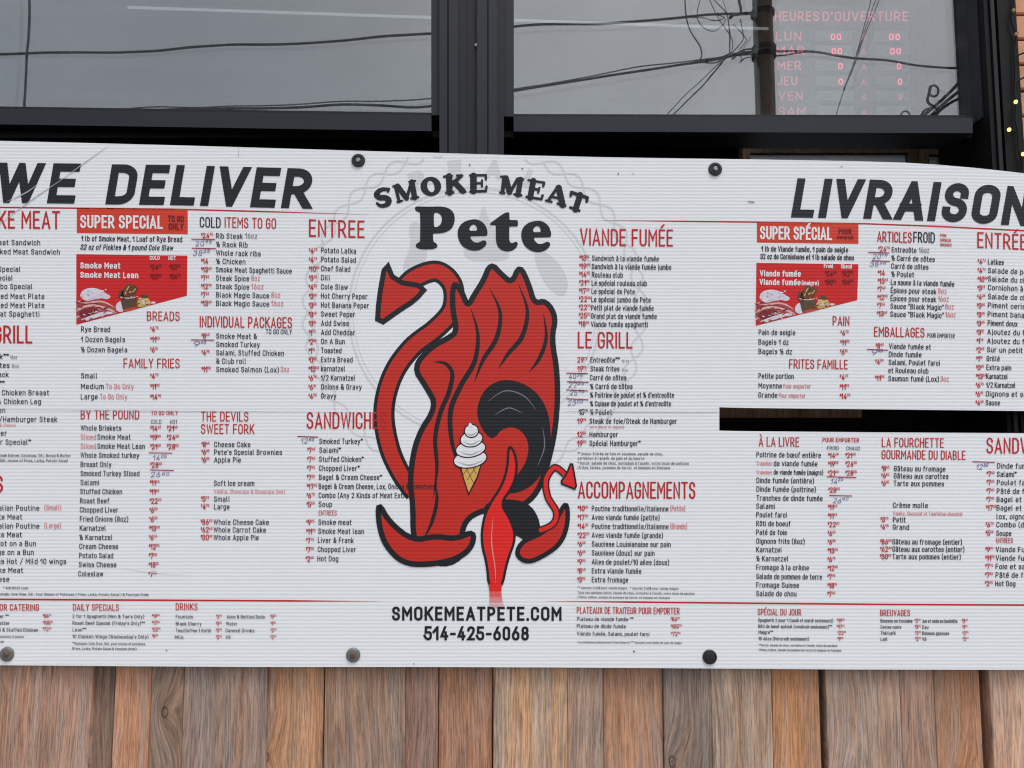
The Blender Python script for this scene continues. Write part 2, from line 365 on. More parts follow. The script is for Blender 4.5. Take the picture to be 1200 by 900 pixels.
# ------------------------------------------------------------------ stroke lettering (drawn here, no font file)
X = .72
def rr(x0, y0, x1, y1, r): return [(x0, (y0 + y1) / 2), (x0, y1, r), (x1, y1, r), (x1, y0, r), (x0, y0, r), 'c']
G = {
'A': [[(0, 0), (.26, 1), (.52, 0)], [(.08, .28), (.44, .28)]],
'B': [[(0, 0), (0, 1), (.42, 1, .23), (.42, .53, .23), (0, .53)], [(.2, .53), (.46, .53, .25), (.46, 0, .25), (0, 0)]],
'C': [[(.45, .72), (.45, 1, .23), (0, 1, .23), (0, 0, .23), (.45, 0, .23), (.45, .28)]],
'D': [[(0, .5), (0, 1), (.46, 1, .27), (.46, 0, .27), (0, 0), 'c']],
'E': [[(.39, 1), (0, 1), (0, 0), (.39, 0)], [(0, .52), (.34, .52)]],
'F': [[(.39, 1), (0, 1), (0, 0)], [(0, .49), (.34, .49)]],
'G': [[(.45, .74), (.45, 1, .23), (0, 1, .23), (0, 0, .23), (.45, 0, .23), (.45, .48), (.24, .48)]],
'H': [[(0, 0), (0, 1)], [(.46, 0), (.46, 1)], [(0, .52), (.46, .52)]],
'I': [[(0, 0), (0, 1)]],
'J': [[(.32, 1), (.32, 0, .2), (0, 0, .2), (0, .2)]],
'K': [[(0, 0), (0, 1)], [(.46, 1), (.02, .38)], [(.17, .58), (.48, 0)]],
'L': [[(0, 1), (0, 0), (.37, 0)]],
'M': [[(0, 0), (0, 1), (.3, .38), (.6, 1), (.6, 0)]],
'N': [[(0, 0), (0, 1), (.47, 0), (.47, 1)]],
'O': [rr(0, 0, .47, 1, .235)],
'P': [[(0, 0), (0, 1), (.44, 1, .27), (.44, .43, .27), (0, .43)]],
'Q': [rr(0, 0, .47, 1, .235), [(.28, .22), (.5, -.02)]],
'R': [[(0, 0), (0, 1), (.44, 1, .27), (.44, .44, .27), (0, .44)], [(.22, .44), (.47, 0)]],
'S': [[(.42, .77), (.42, 1, .21), (.01, 1, .22), (.01, .54, .22), (.44, .5, .24), (.44, 0, .24), (0, 0, .22), (0, .23)]],
'T': [[(0, 1), (.46, 1)], [(.23, 1), (.23, 0)]],
'U': [[(0, 1), (0, 0, .23), (.46, 0, .23), (.46, 1)]],
'V': [[(0, 1), (.25, 0), (.5, 1)]],
'W': [[(0, 1), (.18, 0), (.37, 1), (.56, 0), (.74, 1)]],
'X': [[(0, 1), (.48, 0)], [(.48, 1), (0, 0)]],
'Y': [[(0, 1), (.24, .45), (.48, 1)], [(.24, .45), (.24, 0)]],
'Z': [[(0, 1), (.44, 1), (0, 0), (.44, 0)]],
'0': [rr(0, 0, .42, 1, .21)],
'1': [[(0, .74), (.2, 1), (.2, 0)]],
'2': [[(0, .76), (0, 1, .2), (.42, 1, .21), (.42, .62, .16), (0, 0), (.43, 0)]],
'3': [[(.01, .88), (.06, 1, .12), (.4, 1, .2), (.4, .54, .2), (.16, .54)], [(.3, .54), (.42, .54, .22), (.42, 0, .22), (.05, 0, .14), (-.01, .13)]],
'4': [[(.28, 1), (0, .24), (.46, .24)], [(.34, .56), (.34, 0)]],
'5': [[(.4, 1), (.03, 1), (.01, .56), (.42, .6, .21), (.42, 0, .22), (.05, 0, .14), (-.01, .13)]],
'6': [rr(0, 0, .42, .6, .21), [(.02, .42), (.27, 1)]],
'7': [[(0, .84), (0, 1), (.42, 1), (.15, 0)]],
'8': [rr(.02, .53, .4, 1, .19), rr(0, 0, .42, .53, .21)],
'9': [rr(0, .4, .42, 1, .21), [(.4, .58), (.15, 0)]],
'a': [[(.03, X), (.38, X, .18), (.38, 0)], [(.38, .42), (0, .42, .17), (0, 0, .17), (.38, 0)]],
'b': [[(0, 1), (0, 0), (.4, 0, .2), (.4, X, .2), (0, X)]],
'c': [[(.37, .54), (.37, X, .19), (0, X, .19), (0, 0, .19), (.37, 0, .19), (.37, .18)]],
'd': [[(.4, 1), (.4, 0), (0, 0, .2), (0, X, .2), (.4, X)]],
'e': [[(0, .37), (.4, .37), (.4, X, .2), (0, X, .2), (0, 0, .2), (.38, 0, .18), (.38, .12)]],
'f': [[(.27, 1), (.1, 1, .13), (.1, 0)], [(0, .7), (.26, .7)]],
'g': [[(.4, X), (0, X, .2), (0, .02, .2), (.4, .02)], [(.4, X), (.4, -.24, .2), (.03, -.24)]],
'h': [[(0, 1), (0, 0)], [(0, X), (.39, X, .2), (.39, 0)]],
'i': [[(0, 0), (0, X)], [(0, .97), (0, .99)]],
'j': [[(.1, X), (.1, -.24, .12), (0, -.24)], [(.1, .97), (.1, .99)]],
'k': [[(0, 1), (0, 0)], [(.36, X), (.02, .26)], [(.13, .42), (.38, 0)]],
'l': [[(0, 1), (0, 0, .13), (.13, 0)]],
'm': [[(0, X), (0, 0)], [(0, X), (.33, X, .17), (.33, 0)], [(.33, X), (.66, X, .17), (.66, 0)]],
'n': [[(0, X), (0, 0)], [(0, X), (.39, X, .2), (.39, 0)]],
'o': [rr(0, 0, .4, X, .2)],
'p': [[(0, -.24), (0, X), (.4, X, .2), (.4, 0, .2), (0, 0)]],
'q': [[(.4, -.24), (.4, X), (0, X, .2), (0, 0, .2), (.4, 0)]],
'r': [[(0, X), (0, 0)], [(0, .5), (0, X, .17), (.25, X)]],
's': [[(.34, .57), (.34, X, .15), (0, X, .16), (0, .37, .16), (.36, .35, .17), (.36, 0, .17), (0, 0, .16), (0, .14)]],
't': [[(.09, .95), (.09, 0, .14), (.27, 0)], [(0, .7), (.26, .7)]],
'u': [[(0, X), (0, 0, .2), (.39, 0)], [(.39, X), (.39, 0)]],
'v': [[(0, X), (.2, 0), (.4, X)]],
'w': [[(0, X), (.15, 0), (.3, X), (.45, 0), (.6, X)]],
'x': [[(0, X), (.37, 0)], [(.37, X), (0, 0)]],
'y': [[(0, X), (.2, 0)], [(.4, X), (.14, -.24), (.02, -.24)]],
'z': [[(0, X), (.35, X), (0, 0), (.35, 0)]],
'.': [[(0, 0), (0, .03)]], ',': [[(.04, .04), (0, -.14)]], ':': [[(0, .04), (0, .07)], [(0, .6), (0, .63)]],
"'": [[(0, 1), (0, .78)]], '"': [[(0, 1), (0, .78)], [(.16, 1), (.16, .78)]],
'(': [[(.16, 1.08), (0, .85, .3), (0, .1, .3), (.16, -.14)]], ')': [[(0, 1.08), (.16, .85, .3), (.16, .1, .3), (0, -.14)]],
'/': [[(0, -.08), (.36, 1.05)]], '-': [[(0, .44), (.26, .44)]], '*': [[(.12, 1), (.12, .72)], [(0, .93), (.24, .79)], [(0, .79), (.24, .93)]],
'&': [[(.5, 0), (.05, .7), (.05, 1, .14), (.35, 1, .14), (.35, .66, .12), (0, .4, .18), (0, 0, .2), (.38, 0, .22), (.48, .4)]],
'$': [[(.38, .74), (.38, .92, .19), (0, .92, .19), (0, .5, .19), (.4, .48, .2), (.4, .08, .2), (0, .08, .19), (0, .26)], [(.2, 1.08), (.2, -.08)]],
'+': [[(0, .44), (.36, .44)], [(.18, .62), (.18, .26)]],
}
def sub(src, sc, dx, dy): return [[(p if p == 'c' else tuple([p[0] * sc + dx, p[1] * sc + dy] + ([p[2] * sc] if len(p) > 2 else []))) for p in pl] for pl in G[src]]
G['½'] = sub('1', .5, 0, .5) + [[(.08, 0), (.42, 1)]] + sub('2', .5, .34, 0)
G['¼'] = sub('1', .5, 0, .5) + [[(.08, 0), (.42, 1)]] + sub('4', .5, .34, 0)
for ch, b, acc in (('é', 'e', 'a'), ('è', 'e', 'g'), ('ê', 'e', 'c'), ('à', 'a', 'g'), ('â', 'a', 'c'), ('ô', 'o', 'c'), ('É', 'E', 'a'), ('À', 'A', 'g')):
    up = .3 if b.isupper() else 0.0; cx = .2 if b != 'A' else .26
    g = list(G[b])
    if acc == 'a': g.append([(cx - .03, .88 + up), (cx + .11, 1.03 + up)])
    if acc == 'g': g.append([(cx + .03, .88 + up), (cx - .11, 1.03 + up)])
    if acc == 'c': g.append([(cx - .13, .88 + up), (cx, 1.02 + up), (cx + .13, .88 + up)])
    G[ch] = g
G['œ'] = [rr(0, 0, .36, X, .18)] + [[(p if p == 'c' else (p[0] + .36, *p[1:])) for p in pl] for pl in G['e']]
GW = {c: max(p[0] for pl in g for p in pl if p != 'c') for c, g in G.items()}

def rounded(pl, seg):
    closed = pl[-1] == 'c'; P = pl[:-1] if closed else pl; out = []; n = len(P)
    for i, p in enumerate(P):
        r = p[2] if len(p) > 2 else 0
        if not r or (not closed and i in (0, n - 1)): out.append((p[0], p[1])); continue
        a, c = P[i - 1], P[(i + 1) % n]
        ax, ay = a[0] - p[0], a[1] - p[1]; cx, cy = c[0] - p[0], c[1] - p[1]
        la, lc = math.hypot(ax, ay), math.hypot(cx, cy)
        ka = .5 if len(a) > 2 else 1.0; kc = .5 if len(c) > 2 else 1.0
        ra, rc = min(r, la * ka), min(r, lc * kc)
        s = (p[0] + ax / la * ra, p[1] + ay / la * ra); e = (p[0] + cx / lc * rc, p[1] + cy / lc * rc)
        for k in range(seg + 1):   # superelliptic quarter, close to a circle
            t = k / seg; w = .56
            b0, b1, b2, b3 = (1 - t) ** 3, 3 * t * (1 - t) ** 2, 3 * t * t * (1 - t), t ** 3
            c1 = (s[0] + (p[0] - s[0]) * w, s[1] + (p[1] - s[1]) * w); c2 = (e[0] + (p[0] - e[0]) * w, e[1] + (p[1] - e[1]) * w)
            q = (b0 * s[0] + b1 * c1[0] + b2 * c2[0] + b3 * e[0], b0 * s[1] + b1 * c1[1] + b2 * c2[1] + b3 * e[1])
            if not out or math.hypot(q[0] - out[-1][0], q[1] - out[-1][1]) > 1e-4: out.append(q)
    return out, closed
def clip_y(poly, lim, keep_above):
    out = []
    for i in range(len(poly)):
        a, b = poly[i], poly[(i + 1) % len(poly)]
        ia = (a[1] >= lim) if keep_above else (a[1] <= lim); ib = (b[1] >= lim) if keep_above else (b[1] <= lim)
        if ia: out.append(a)
        if ia != ib:
            t = (lim - a[1]) / (b[1] - a[1]); out.append((a[0] + (b[0] - a[0]) * t, lim))
    return out
def ribbon2d(P, closed, w, ext=True):
    """quads of an even-width stroke with mitred joins; w may be a list"""
    n = len(P); W_ = w if isinstance(w, list) else [w] * n
    if ext and not closed and n > 1:
        P = list(P)
        for i, j in ((0, 1), (-1, -2)):
            dx, dy = P[i][0] - P[j][0], P[i][1] - P[j][1]; l = math.hypot(dx, dy) or 1
            e = W_[0] * (.5 if abs(dx) < 1e-4 or abs(dy) < 1e-4 else 1.3)
            P[i] = (P[i][0] + dx / l * e, P[i][1] + dy / l * e)
    L, Rr = [], []
    for i in range(n):
        def nrm(a, b):
            dx, dy = b[0] - a[0], b[1] - a[1]; l = math.hypot(dx, dy) or 1e-9; return (-dy / l, dx / l)
        if closed or 0 < i < n - 1:
            n1, n2 = nrm(P[i - 1], P[i]), nrm(P[i], P[(i + 1) % n])
            mx, my = n1[0] + n2[0], n1[1] + n2[1]; l2 = mx * mx + my * my
            if l2 < .06: mx, my, k = n1[0], n1[1], 1.0
            else: k = 2.0 / l2; k = min(k, 3.6 / math.sqrt(l2))
        else:
            mx, my = nrm(P[0], P[1]) if i == 0 else nrm(P[-2], P[-1]); k = 1.0
        h = W_[i] / 2 * k
        L.append((P[i][0] + mx * h, P[i][1] + my * h)); Rr.append((P[i][0] - mx * h, P[i][1] - my * h))
    return [[Rr[i], Rr[(i + 1) % n], L[(i + 1) % n], L[i]] for i in range(n if closed else n - 1)]

SPC = .36
def twidth(s, w, gap=.17):
    t = 0.0
    for c in s: t += SPC if c == ' ' else GW.get(c, .4) + w + gap
    return t - gap
def text(mb, s, x0, base, cap, mat, x1=None, w=.14, k=.92, slant=0.0, off=.0012, right=None, seg=3, place=None, gap=.17, rot=0.0):
    nat = twidth(s, w, gap) * cap
    if right is not None: x0 = right - nat * k
    elif x1 is not None: k = (x1 - x0) / nat
    place = place or (lambda px, py, o: sp(px, warp(x0, base, px, py), o))
    pen = 0.0; zi = 0
    for c in s:
        if c == ' ': pen += SPC; continue
        for si, pl in enumerate(G.get(c, G['-'])):
            P, cl = rounded(pl, seg)
            P = [(p[0] + w / (2 * k) if False else p[0] + w / 2, w / 2 + p[1] * (1 - w)) for p in P]
            ys = [p[1] for p in P]; lo, hi = min(ys) - w / 2, max(ys) + w / 2
            P = [(p[0] * k, p[1]) for p in P]
            for qi, q in enumerate(ribbon2d(P, cl, w)):
                q = clip_y(clip_y(q, lo, True), hi, False)
                if len(q) < 3: continue
                pts = []
                for (qx, qy) in q:
                    px = x0 + (pen * k + qx + slant * qy) * cap; py = base - qy * cap
                    if rot: 
                        dx, dy = px - x0, py - base; px = x0 + dx * math.cos(rot) - dy * math.sin(rot); py = base + dx * math.sin(rot) + dy * math.cos(rot)
                    pts.append(place(px, py, off + si * .00004 + qi * .0000015))
                mb.face(pts, mat)
        pen += GW.get(c, .4) + w + gap
    return k
def price(mb, x, base, s, mat, cap=6.7, k=.86):
    """$ and cents small and raised"""
    dol, _, ce = s.partition('.')
    cur = x
    if dol[0] == '$':
        text(mb, '$', cur, base - cap * .46, cap * .5, mat, w=.15, k=k); cur += (twidth('$', .15) * cap * .5 + .4) * k; dol = dol[1:]
    text(mb, dol, cur, base, cap, mat, w=.15, k=k, gap=.15); cur += (twidth(dol, .15, .15) * cap + .5) * k
    if ce: text(mb, ce, cur, base - cap * .48, cap * .5, mat, w=.15, k=k)

def blob(mb, P, mat, off, holes=(), smooth=2, pf=None, ref=None):
    pf = pf or (lambda x, y: sp(x, y, off))
    O = chaikin(P, smooth) if smooth else list(P); H = [chaikin(h, smooth) if smooth else list(h) for h in holes]
    flat = O + [p for h in H for p in h]
    tris = tessellate_polygon([[Vector((p[0], p[1], 0)) for p in O]] + [[Vector((p[0], p[1], 0)) for p in h] for h in H])
    base = [pf(*p) for p in flat]
    fs = []
    for t in tris:
        a, b, c = (flat[i] for i in t)
        ar = (b[0] - a[0]) * (c[1] - a[1]) - (b[1] - a[1]) * (c[0] - a[0])
        if abs(ar) < 1e-9: continue
        fs.append(t if ar < 0 else (t[0], t[2], t[1]))
    mb.quads(base, fs, mat)
def stroke(mb, P, w, mat, off, closed=False, n=6, cap_=True, smooth=True):
    Q = catmull(P, n, closed) if smooth else list(P)
    if isinstance(w, (list, tuple)):
        W_ = [c[0] for c in catmull([(a,) for a in w], n, closed)] if smooth else list(w)
    else: W_ = [w] * len(Q)
    for q in ribbon2d(Q, closed, W_, ext=False): mb.face([sp(x, y, off) for x, y in q], mat)
    if cap_ and not closed:
        for i, j in ((0, 1), (-1, -2)):
            a0 = math.atan2(Q[i][1] - Q[j][1], Q[i][0] - Q[j][0]); r = W_[i] / 2
            mb.face([sp(Q[i][0] + r * math.cos(a0 + t), Q[i][1] + r * math.sin(a0 + t), off) for t in [math.pi / 2 - k * math.pi / 8 for k in range(9)]], mat)

# ================================================================== large structure
# ground
g = MB()
g.box((-60, -60, -.5), (60, 60, 0.0), plain('street_asphalt', (.05, .05, .052), .9, 0, 30, .4, .4)); tag(g.build('street'), kind='structure')
g = MB(); g.box((-30, -2.6, .0), (30, .2, .13), plain('pavement_concrete', (.30, .295, .28), .85, 0, 14, .35, .3)); tag(g.build('pavement'), kind='structure')

YG = 0.13                                   # outer face of the window glass
building = empty('restaurant_front', (0, .1, .13), 'restaurant front with weathered wood planks below and dark framed windows above', 'building')

# --- plank cladding: each plank its own width, tone, set-back; shade in two gaps painted as dark strips
PL = [(-420, -330, 140, 112, 92, 0), (-330, -262, 120, 102, 90, 1), (-262, -170, 164, 128, 100, 0), (-170, -96, 126, 110, 100, 1), (-96, 0, 150, 120, 98, 0),
 (0, 106, 157, 128, 114, 0), (106, 133, 98, 84, 74, 2), (133, 176, 172, 124, 94, 1), (176, 214, 118, 102, 90, 0), (214, 312, 130, 114, 106, 0),
 (313, 379, 172, 132, 100, 2), (380, 475, 137, 114, 98, 0), (475, 513, 124, 96, 84, 0), (514, 577, 156, 114, 88, 2), (578, 665, 176, 144, 114, 0),
 (665, 707, 150, 124, 106, 0), (707, 777, 156, 114, 86, 1), (778, 834, 112, 102, 96, 0), (834, 905, 152, 134, 118, 0), (905, 961, 166, 124, 90, 1),
 (961, 969, 64, 50, 42, 3), (969, 1056, 150, 132, 120, 0), (1056, 1096, 144, 116, 100, 0), (1096, 1150, 160, 114, 84, 1), (1150, 1162, 74, 54, 44, 3),
 (1162, 1262, 186, 150, 126, 0), (1262, 1340, 140, 118, 100, 1), (1340, 1420, 160, 124, 96, 0), (1420, 1500, 126, 110, 100, 1), (1500, 1600, 158, 124, 98, 0)]
mb = MB(); ztop = at(600, 560, .03).z
for i, (a, b, r, g_, bl, d) in enumerate(PL):
    y = (.017, .025, .031, .046)[d]
    xa, xb = at(a, 840, y).x, at(b, 840, y).x
    r, g_, bl = (v * .72 + m_ * .28 for v, m_ in zip((r, g_, bl), (156, 127, 108))); c = srgb(r, g_, bl); rnd = (i * .6180339) % 1
    mb.box((xa + .0003, y, .13), (xb - .0003, .075, ztop - .012 * (i % 3)), M['wood'], (*[min(v * 1.22, .9) for v in c], rnd), bev=.0014)
mb.build('plank_cladding', building)
mb = MB(); mb.box((-2.4, .0755, .13), (2.6, .16, ztop - .05), M['trim']); mb.build('wall_backing', building)

# --- interior shell seen through the openings
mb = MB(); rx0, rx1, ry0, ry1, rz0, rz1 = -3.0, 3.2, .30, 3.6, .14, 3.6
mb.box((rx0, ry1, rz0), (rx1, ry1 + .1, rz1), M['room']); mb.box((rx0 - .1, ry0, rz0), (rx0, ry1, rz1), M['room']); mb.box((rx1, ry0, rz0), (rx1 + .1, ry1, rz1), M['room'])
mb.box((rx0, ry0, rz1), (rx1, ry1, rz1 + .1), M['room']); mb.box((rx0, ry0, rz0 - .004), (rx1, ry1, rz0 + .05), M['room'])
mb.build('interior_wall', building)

def bar(mb, p, y0, y1, mat):
    """a bar whose front outline is given by four sheet-of-the-facade points"""
    mb.prism([tuple(at(x, y, y0)) for x, y in p], y1 - y0, mat)

# --- windows
def window(px0, px1, ytop, yl0, yr0, yl1, yr1, jamb_l, jamb_r, tilt):
    fr = MB(); YF = .085
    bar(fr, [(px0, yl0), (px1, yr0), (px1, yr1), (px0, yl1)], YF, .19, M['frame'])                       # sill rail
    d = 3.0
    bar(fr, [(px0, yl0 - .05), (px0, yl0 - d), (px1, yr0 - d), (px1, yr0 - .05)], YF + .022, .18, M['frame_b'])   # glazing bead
    if jamb_l: bar(fr, [(jamb_l[0], ytop), (jamb_l[1], ytop), (jamb_l[3], yl0 - .1), (jamb_l[2], yl0 - .1)], YF + .004, .18, M['frame'])
    if jamb_r: bar(fr, [(jamb_r[0], ytop), (jamb_r[1], ytop), (jamb_r[3], yr0 - .1), (jamb_r[2], yr0 - .1)], YF + .004, .18, M['frame'])
    f = fr.build('window', building)
    tl, tr = at(px0 - 6, ytop, YG), at(px1 + 6, ytop, YG); bl_, br = at(px0 - 6, yl0 + 4, YG), at(px1 + 6, yr0 + 4, YG)
    x0, x1 = min(tl.x, bl_.x), max(tr.x, br.x); z0 = min(bl_.z, br.z) - .005; z1 = tl.z
    for nm, gl, dy, tx, tz in (('pane', 'glass_a', 0.0, 0.0, 0.0), ('inner_pane', 'glass_b', .022, tilt[0], tilt[1])):
        p = MB(); t = .004
        c = [(x0, z0), (x1, z0), (x1, z1), (x0, z1)]
        fy = lambda x, z: YG + dy + (x - (x0 + x1) / 2) * tx + (z - (z0 + z1) / 2) * tz
        p.prism([(x, fy(x, z), z) for x, z in c], t, M[gl]); p.build(nm, f)
    return f
TOP = -330
window(-420, 505.5, TOP, 121.5, 135, 139.0, 153.6, None, (505, 515, 505.4, 515), (.0062, .0030))
window(602, 1140, TOP, 136.5, 138, 154, 156, (590.5, 602, 590.5, 602.2), (1128, 1141, 1151.5, 1158), (-.0050, .0034))
# --- mullion post between the windows: stepped aluminium profile
mb = MB()
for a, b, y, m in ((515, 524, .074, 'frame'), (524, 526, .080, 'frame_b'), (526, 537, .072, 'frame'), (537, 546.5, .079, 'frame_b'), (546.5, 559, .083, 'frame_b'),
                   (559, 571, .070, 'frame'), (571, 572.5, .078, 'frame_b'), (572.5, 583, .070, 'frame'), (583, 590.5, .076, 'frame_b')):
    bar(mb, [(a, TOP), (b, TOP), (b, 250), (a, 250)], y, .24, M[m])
mp = mb.build('mullion_post', building)
mb = MB(); mb.lathe(at(558, 53, .079), [(.0045, 0), (.0045, .002), (.003, .0035)], M['steel'], 12); mb.build('screw', mp)
# --- right hand reveal: black boards and channels, leaning with the picture only by perspective
mb = MB()
for a, b, y, m in ((1152, 1157, .066, 'trim'), (1157, 1160, .078, 'hole'), (1160, 1164.5, .060, 'frame_b'), (1164.5, 1168, .075, 'hole'), (1168, 1190, .058, 'trim')):
    xa, xb = at(a, 95, y).x, at(b, 95, y).x; xa += .012; xb += .012
    mb.box((xa, y, at(600, 560, .1).z), (xb, .30, at(600, TOP, .1).z), M[m])
mb.build('corner_trim', building)
# lintel band, sill rail and side shadow boards round the serving opening
mb = MB(); zt = at(600, TOP, .1).z
mb.box((-2.4, .09, zt), (2.9, .3, zt + .5), M['trim'])
mb.build('fascia_board', building)
mb = MB()
bar(mb, [(-420, 512), (1180, 515), (1180, 540), (-420, 540)], .10, .22, M['trim']); mb.build('opening_sill', building)
# --- brick pier on the far right
mb = MB(); bx = at(1192, 80, .07).x; z = .13; row = 0
mb.box((bx + .012, .082, .13), (bx + .8, .4, 3.6), M['mortar'])
while z < 3.5:
    x = bx - (.0 if row % 2 else .0)
    xx = x
    first = True
    while xx < bx + .75:
        L = (.10 if row % 2 else .205) if first else .205; first = False
        mb.box((xx, .066 + random.uniform(0, .004), z), (xx + L - .009, .39, z + .0585), M['brick'], None, .003); xx += L
    z += .0665; row += 1
mb.build('brick_pier', building)
# screws under the sill rails
mb = MB()
for x, y in ((491, 158.6), (509, 159), (597, 159.5), (614, 159.8), (1128, 161), (1149, 161.5)):
    mb.lathe(at(x, y, .118), [(.0032, 0), (.0032, .002), (.002, .003)], M['frame'], 10)
mb.box((-2.35, .12, at(600, 156, .12).z - .012), (1.18, .16, at(600, 156, .12).z + .006), M['trim'])
mb.build('screw_strip', building)

# ================================================================== the menu board
board = empty('menu_board', (0, 0, at(600, 782, 0).z), 'long white fluted plastic menu sign in English and French screwed over the planks', 'menu sign')
# sheet with the long slot cut out of its right half
mb = MB(); xs = sorted(set(list(range(-460, 1561, 20)) + [843])); 
def rowy(r, x): return interp(ROWS[r], x)
lines = []
for x in xs:
    t, r1, m_, r2, b = (rowy(i, x) for i in range(5)); lo = interp(SLOT_LO, x)
    lines.append([t, t + (r1 - t) / 2, r1, r1 + (m_ - r1) / 3, r1 + 2 * (m_ - r1) / 3, m_, lo, lo + (r2 - lo) / 3, lo + 2 * (r2 - lo) / 3, r2, b])
TH = .0055; nv = len(lines[0]); V = []; F = []
for i, x in enumerate(xs):
    for j in range(nv): V.append(tuple(sp(x, lines[i][j])))
N0 = len(V)
for i, x in enumerate(xs):
    for j in range(nv): p = sp(x, lines[i][j]); V.append((p.x, p.y + TH, p.z))
cells = set((i, j) for i in range(len(xs) - 1) for j in range(nv - 1) if not (xs[i] >= 843 and xs[i] < 1480 and j == 5))
for (i, j) in cells:
    a, b, c, d = i * nv + j, (i + 1) * nv + j, (i + 1) * nv + j + 1, i * nv + j + 1
    F.append((a, d, c, b)); F.append((N0 + a, N0 + b, N0 + c, N0 + d))
    for (ni, nj, e) in ((i - 1, j, (a, d)), (i + 1, j, (b, c)), (i, j - 1, (a, b)), (i, j + 1, (d, c))):
        if (ni, nj) not in cells: F.append((e[0], e[1], N0 + e[1], N0 + e[0]))
mb.quads(V, F, M['sheet'])
me = mb.build('sheet', board)
bm = bmesh.new(); bm.from_mesh(me.data); bmesh.ops.recalc_face_normals(bm, faces=bm.faces); bm.to_mesh(me.data); bm.free()

LY = dict(water=.0002, rule=.0003, box=.0003, pict=.0005, emblem=.0004, text=.0009)
B_, RD, WH, PK, GY, DK = M['black'], M['red'], M['white'], M['pink'], M['grey'], M['dark']

# ---- watermark seal
mb = MB(); CX, CY = 556, 366
def ringpts(r, amp=0, freq=0, ph=0, n=220, a0=0, a1=2 * math.pi):
    return [(CX + (r + amp * math.sin(freq * t + ph)) * math.cos(t) * 1.01, CY + (r + amp * math.sin(freq * t + ph)) * math.sin(t)) for t in [a0 + (a1 - a0) * i / n for i in range(n + 1)]]
def okp(p): return rowy(0, p[0]) + 2 < p[1]
for r, amp, fr, ph, w in ((193, 7, 22, 0, 2.4), (193, 7, 22, math.pi, 2.4), (146, 0, 0, 0, 2.6), (141, 0, 0, 0, 1.0)):
    P = ringpts(r, amp, fr, ph); run = []
    for p in P + [None]:
        if p is not None and okp(p): run.append(p)
        else:
            if len(run) > 2: stroke(mb, run, w, M['water'], LY['water'] + ph * .00002, cap_=False, smooth=False)
            run = []
def arc_word(mb, s, r, a0, a1, cap, mat, w, off):
    for i, c in enumerate(s):
        a = a0 + (a1 - a0) * (i / max(1, len(s) - 1)); wd = twidth(c, w) * cap * 1.15
        cx, cy = CX + r * math.cos(a), CY + r * math.sin(a); rot = a + math.pi / 2
        x0 = cx - math.cos(rot) * wd / 2; y0 = cy - math.sin(rot) * wd / 2
        text(mb, c, x0, y0, cap, mat, w=w, k=1.15, off=off, rot=rot, place=lambda px, py, o: sp(px, py, o))
arc_word(mb, 'REAL', 158, R(-113), R(-67), 22, M['water'], .3, LY['water'])
blob(mb, [(566, 236), (575, 262), (600, 300), (590, 306), (540, 306), (548, 275), (560, 262)], M['water'], LY['water'])
blob(mb, [(478, 262), (492, 258), (505, 300), (480, 330), (470, 312), (482, 290)], M['water'], LY['water'])
blob(mb, [(622, 290), (650, 300), (668, 330), (660, 352), (636, 332)], M['water'], LY['water'])
mb.build('watermark_seal', board)

# ---- rules that taper away towards the middle
mb = MB()
def rule(x0, x1, row, w0, w1, off=0.0):
    xs_ = [x0 + (x1 - x0) * i / 60 for i in range(61)]
    for i in range(60):
        a, b = xs_[i], xs_[i + 1]; wa, wb = w0 + (w1 - w0) * i / 60, w0 + (w1 - w0) * (i + 1) / 60
        ya, yb = rowy(row, a), rowy(row, b)
        mb.face([sp(a, ya + wa / 2, LY['rule']), sp(b, yb + wb / 2, LY['rule']), sp(b, yb - wb / 2, LY['rule']), sp(a, ya - wa / 2, LY['rule'])], RD)
for pair in (((-455, 300, 1, 1.7, 1.7), (300, 432, 1, 1.7, .1)), ((700, 800, 1, .1, 1.6), (800, 1555, 1, 1.6, 1.8)), ((-455, 340, 3, 2.0, 2.0), (340, 446, 3, 2.0, .1)), ((640, 740, 3, .1, 1.9), (740, 1555, 3, 1.9, 2.0))):
    mb = MB()
    for a in pair: rule(*a)
    mb.build('red_rule', board)

# ---- headlines
mb = MB(); text(mb, 'WE', -9, 237.3, 47, B_, x1=88, w=.205, slant=.17, seg=9, off=LY['text'], gap=.14); mb.build('headline_lettering', board)
mb = MB(); text(mb, 'DELIVER', 123, 239.4, 47, B_, x1=362, w=.205, slant=.17, seg=9, off=LY['text'], gap=.14); mb.build('headline_lettering', board)
mb = MB(); text(mb, 'LIVRAISON', 927, 254.8, 46, B_, x1=1203, w=.205, slant=.17, seg=9, off=LY['text'], gap=.14); mb.build('headline_lettering', board)

# ---- shop name, soft heavy slab letters
mb = MB(); z1 = lambda P: [(435 + x / 9.23, 190 + y / 9.23) for x, y in P]; z2 = lambda P: [(570 + x / 9.23, 190 + y / 9.23) for x, y in P]
zc = [0]
def heavy(P, w, tr, sm=True):
    P = tr(P); w = [a / 9.23 for a in w] if isinstance(w, list) else w / 9.23
    zc[0] = (zc[0] + 1) % 16; stroke(mb, P, w, B_, LY['text'] + zc[0] * .00004, smooth=len(P) > 2)
heavy([(180, 296), (140, 292), (92, 306), (58, 350), (92, 384), (145, 384), (186, 408), (178, 450), (138, 470), (98, 470), (64, 446)], [38, 42, 50, 62, 60, 60, 68, 58, 46, 38, 30], z1)
heavy([(192, 288), (182, 318)], 26, z1)
heavy([(238, 262), (295, 243)], 24, z1); heavy([(262, 262), (302, 424)], 36, z1); heavy([(284, 430), (334, 416)], 24, z1)
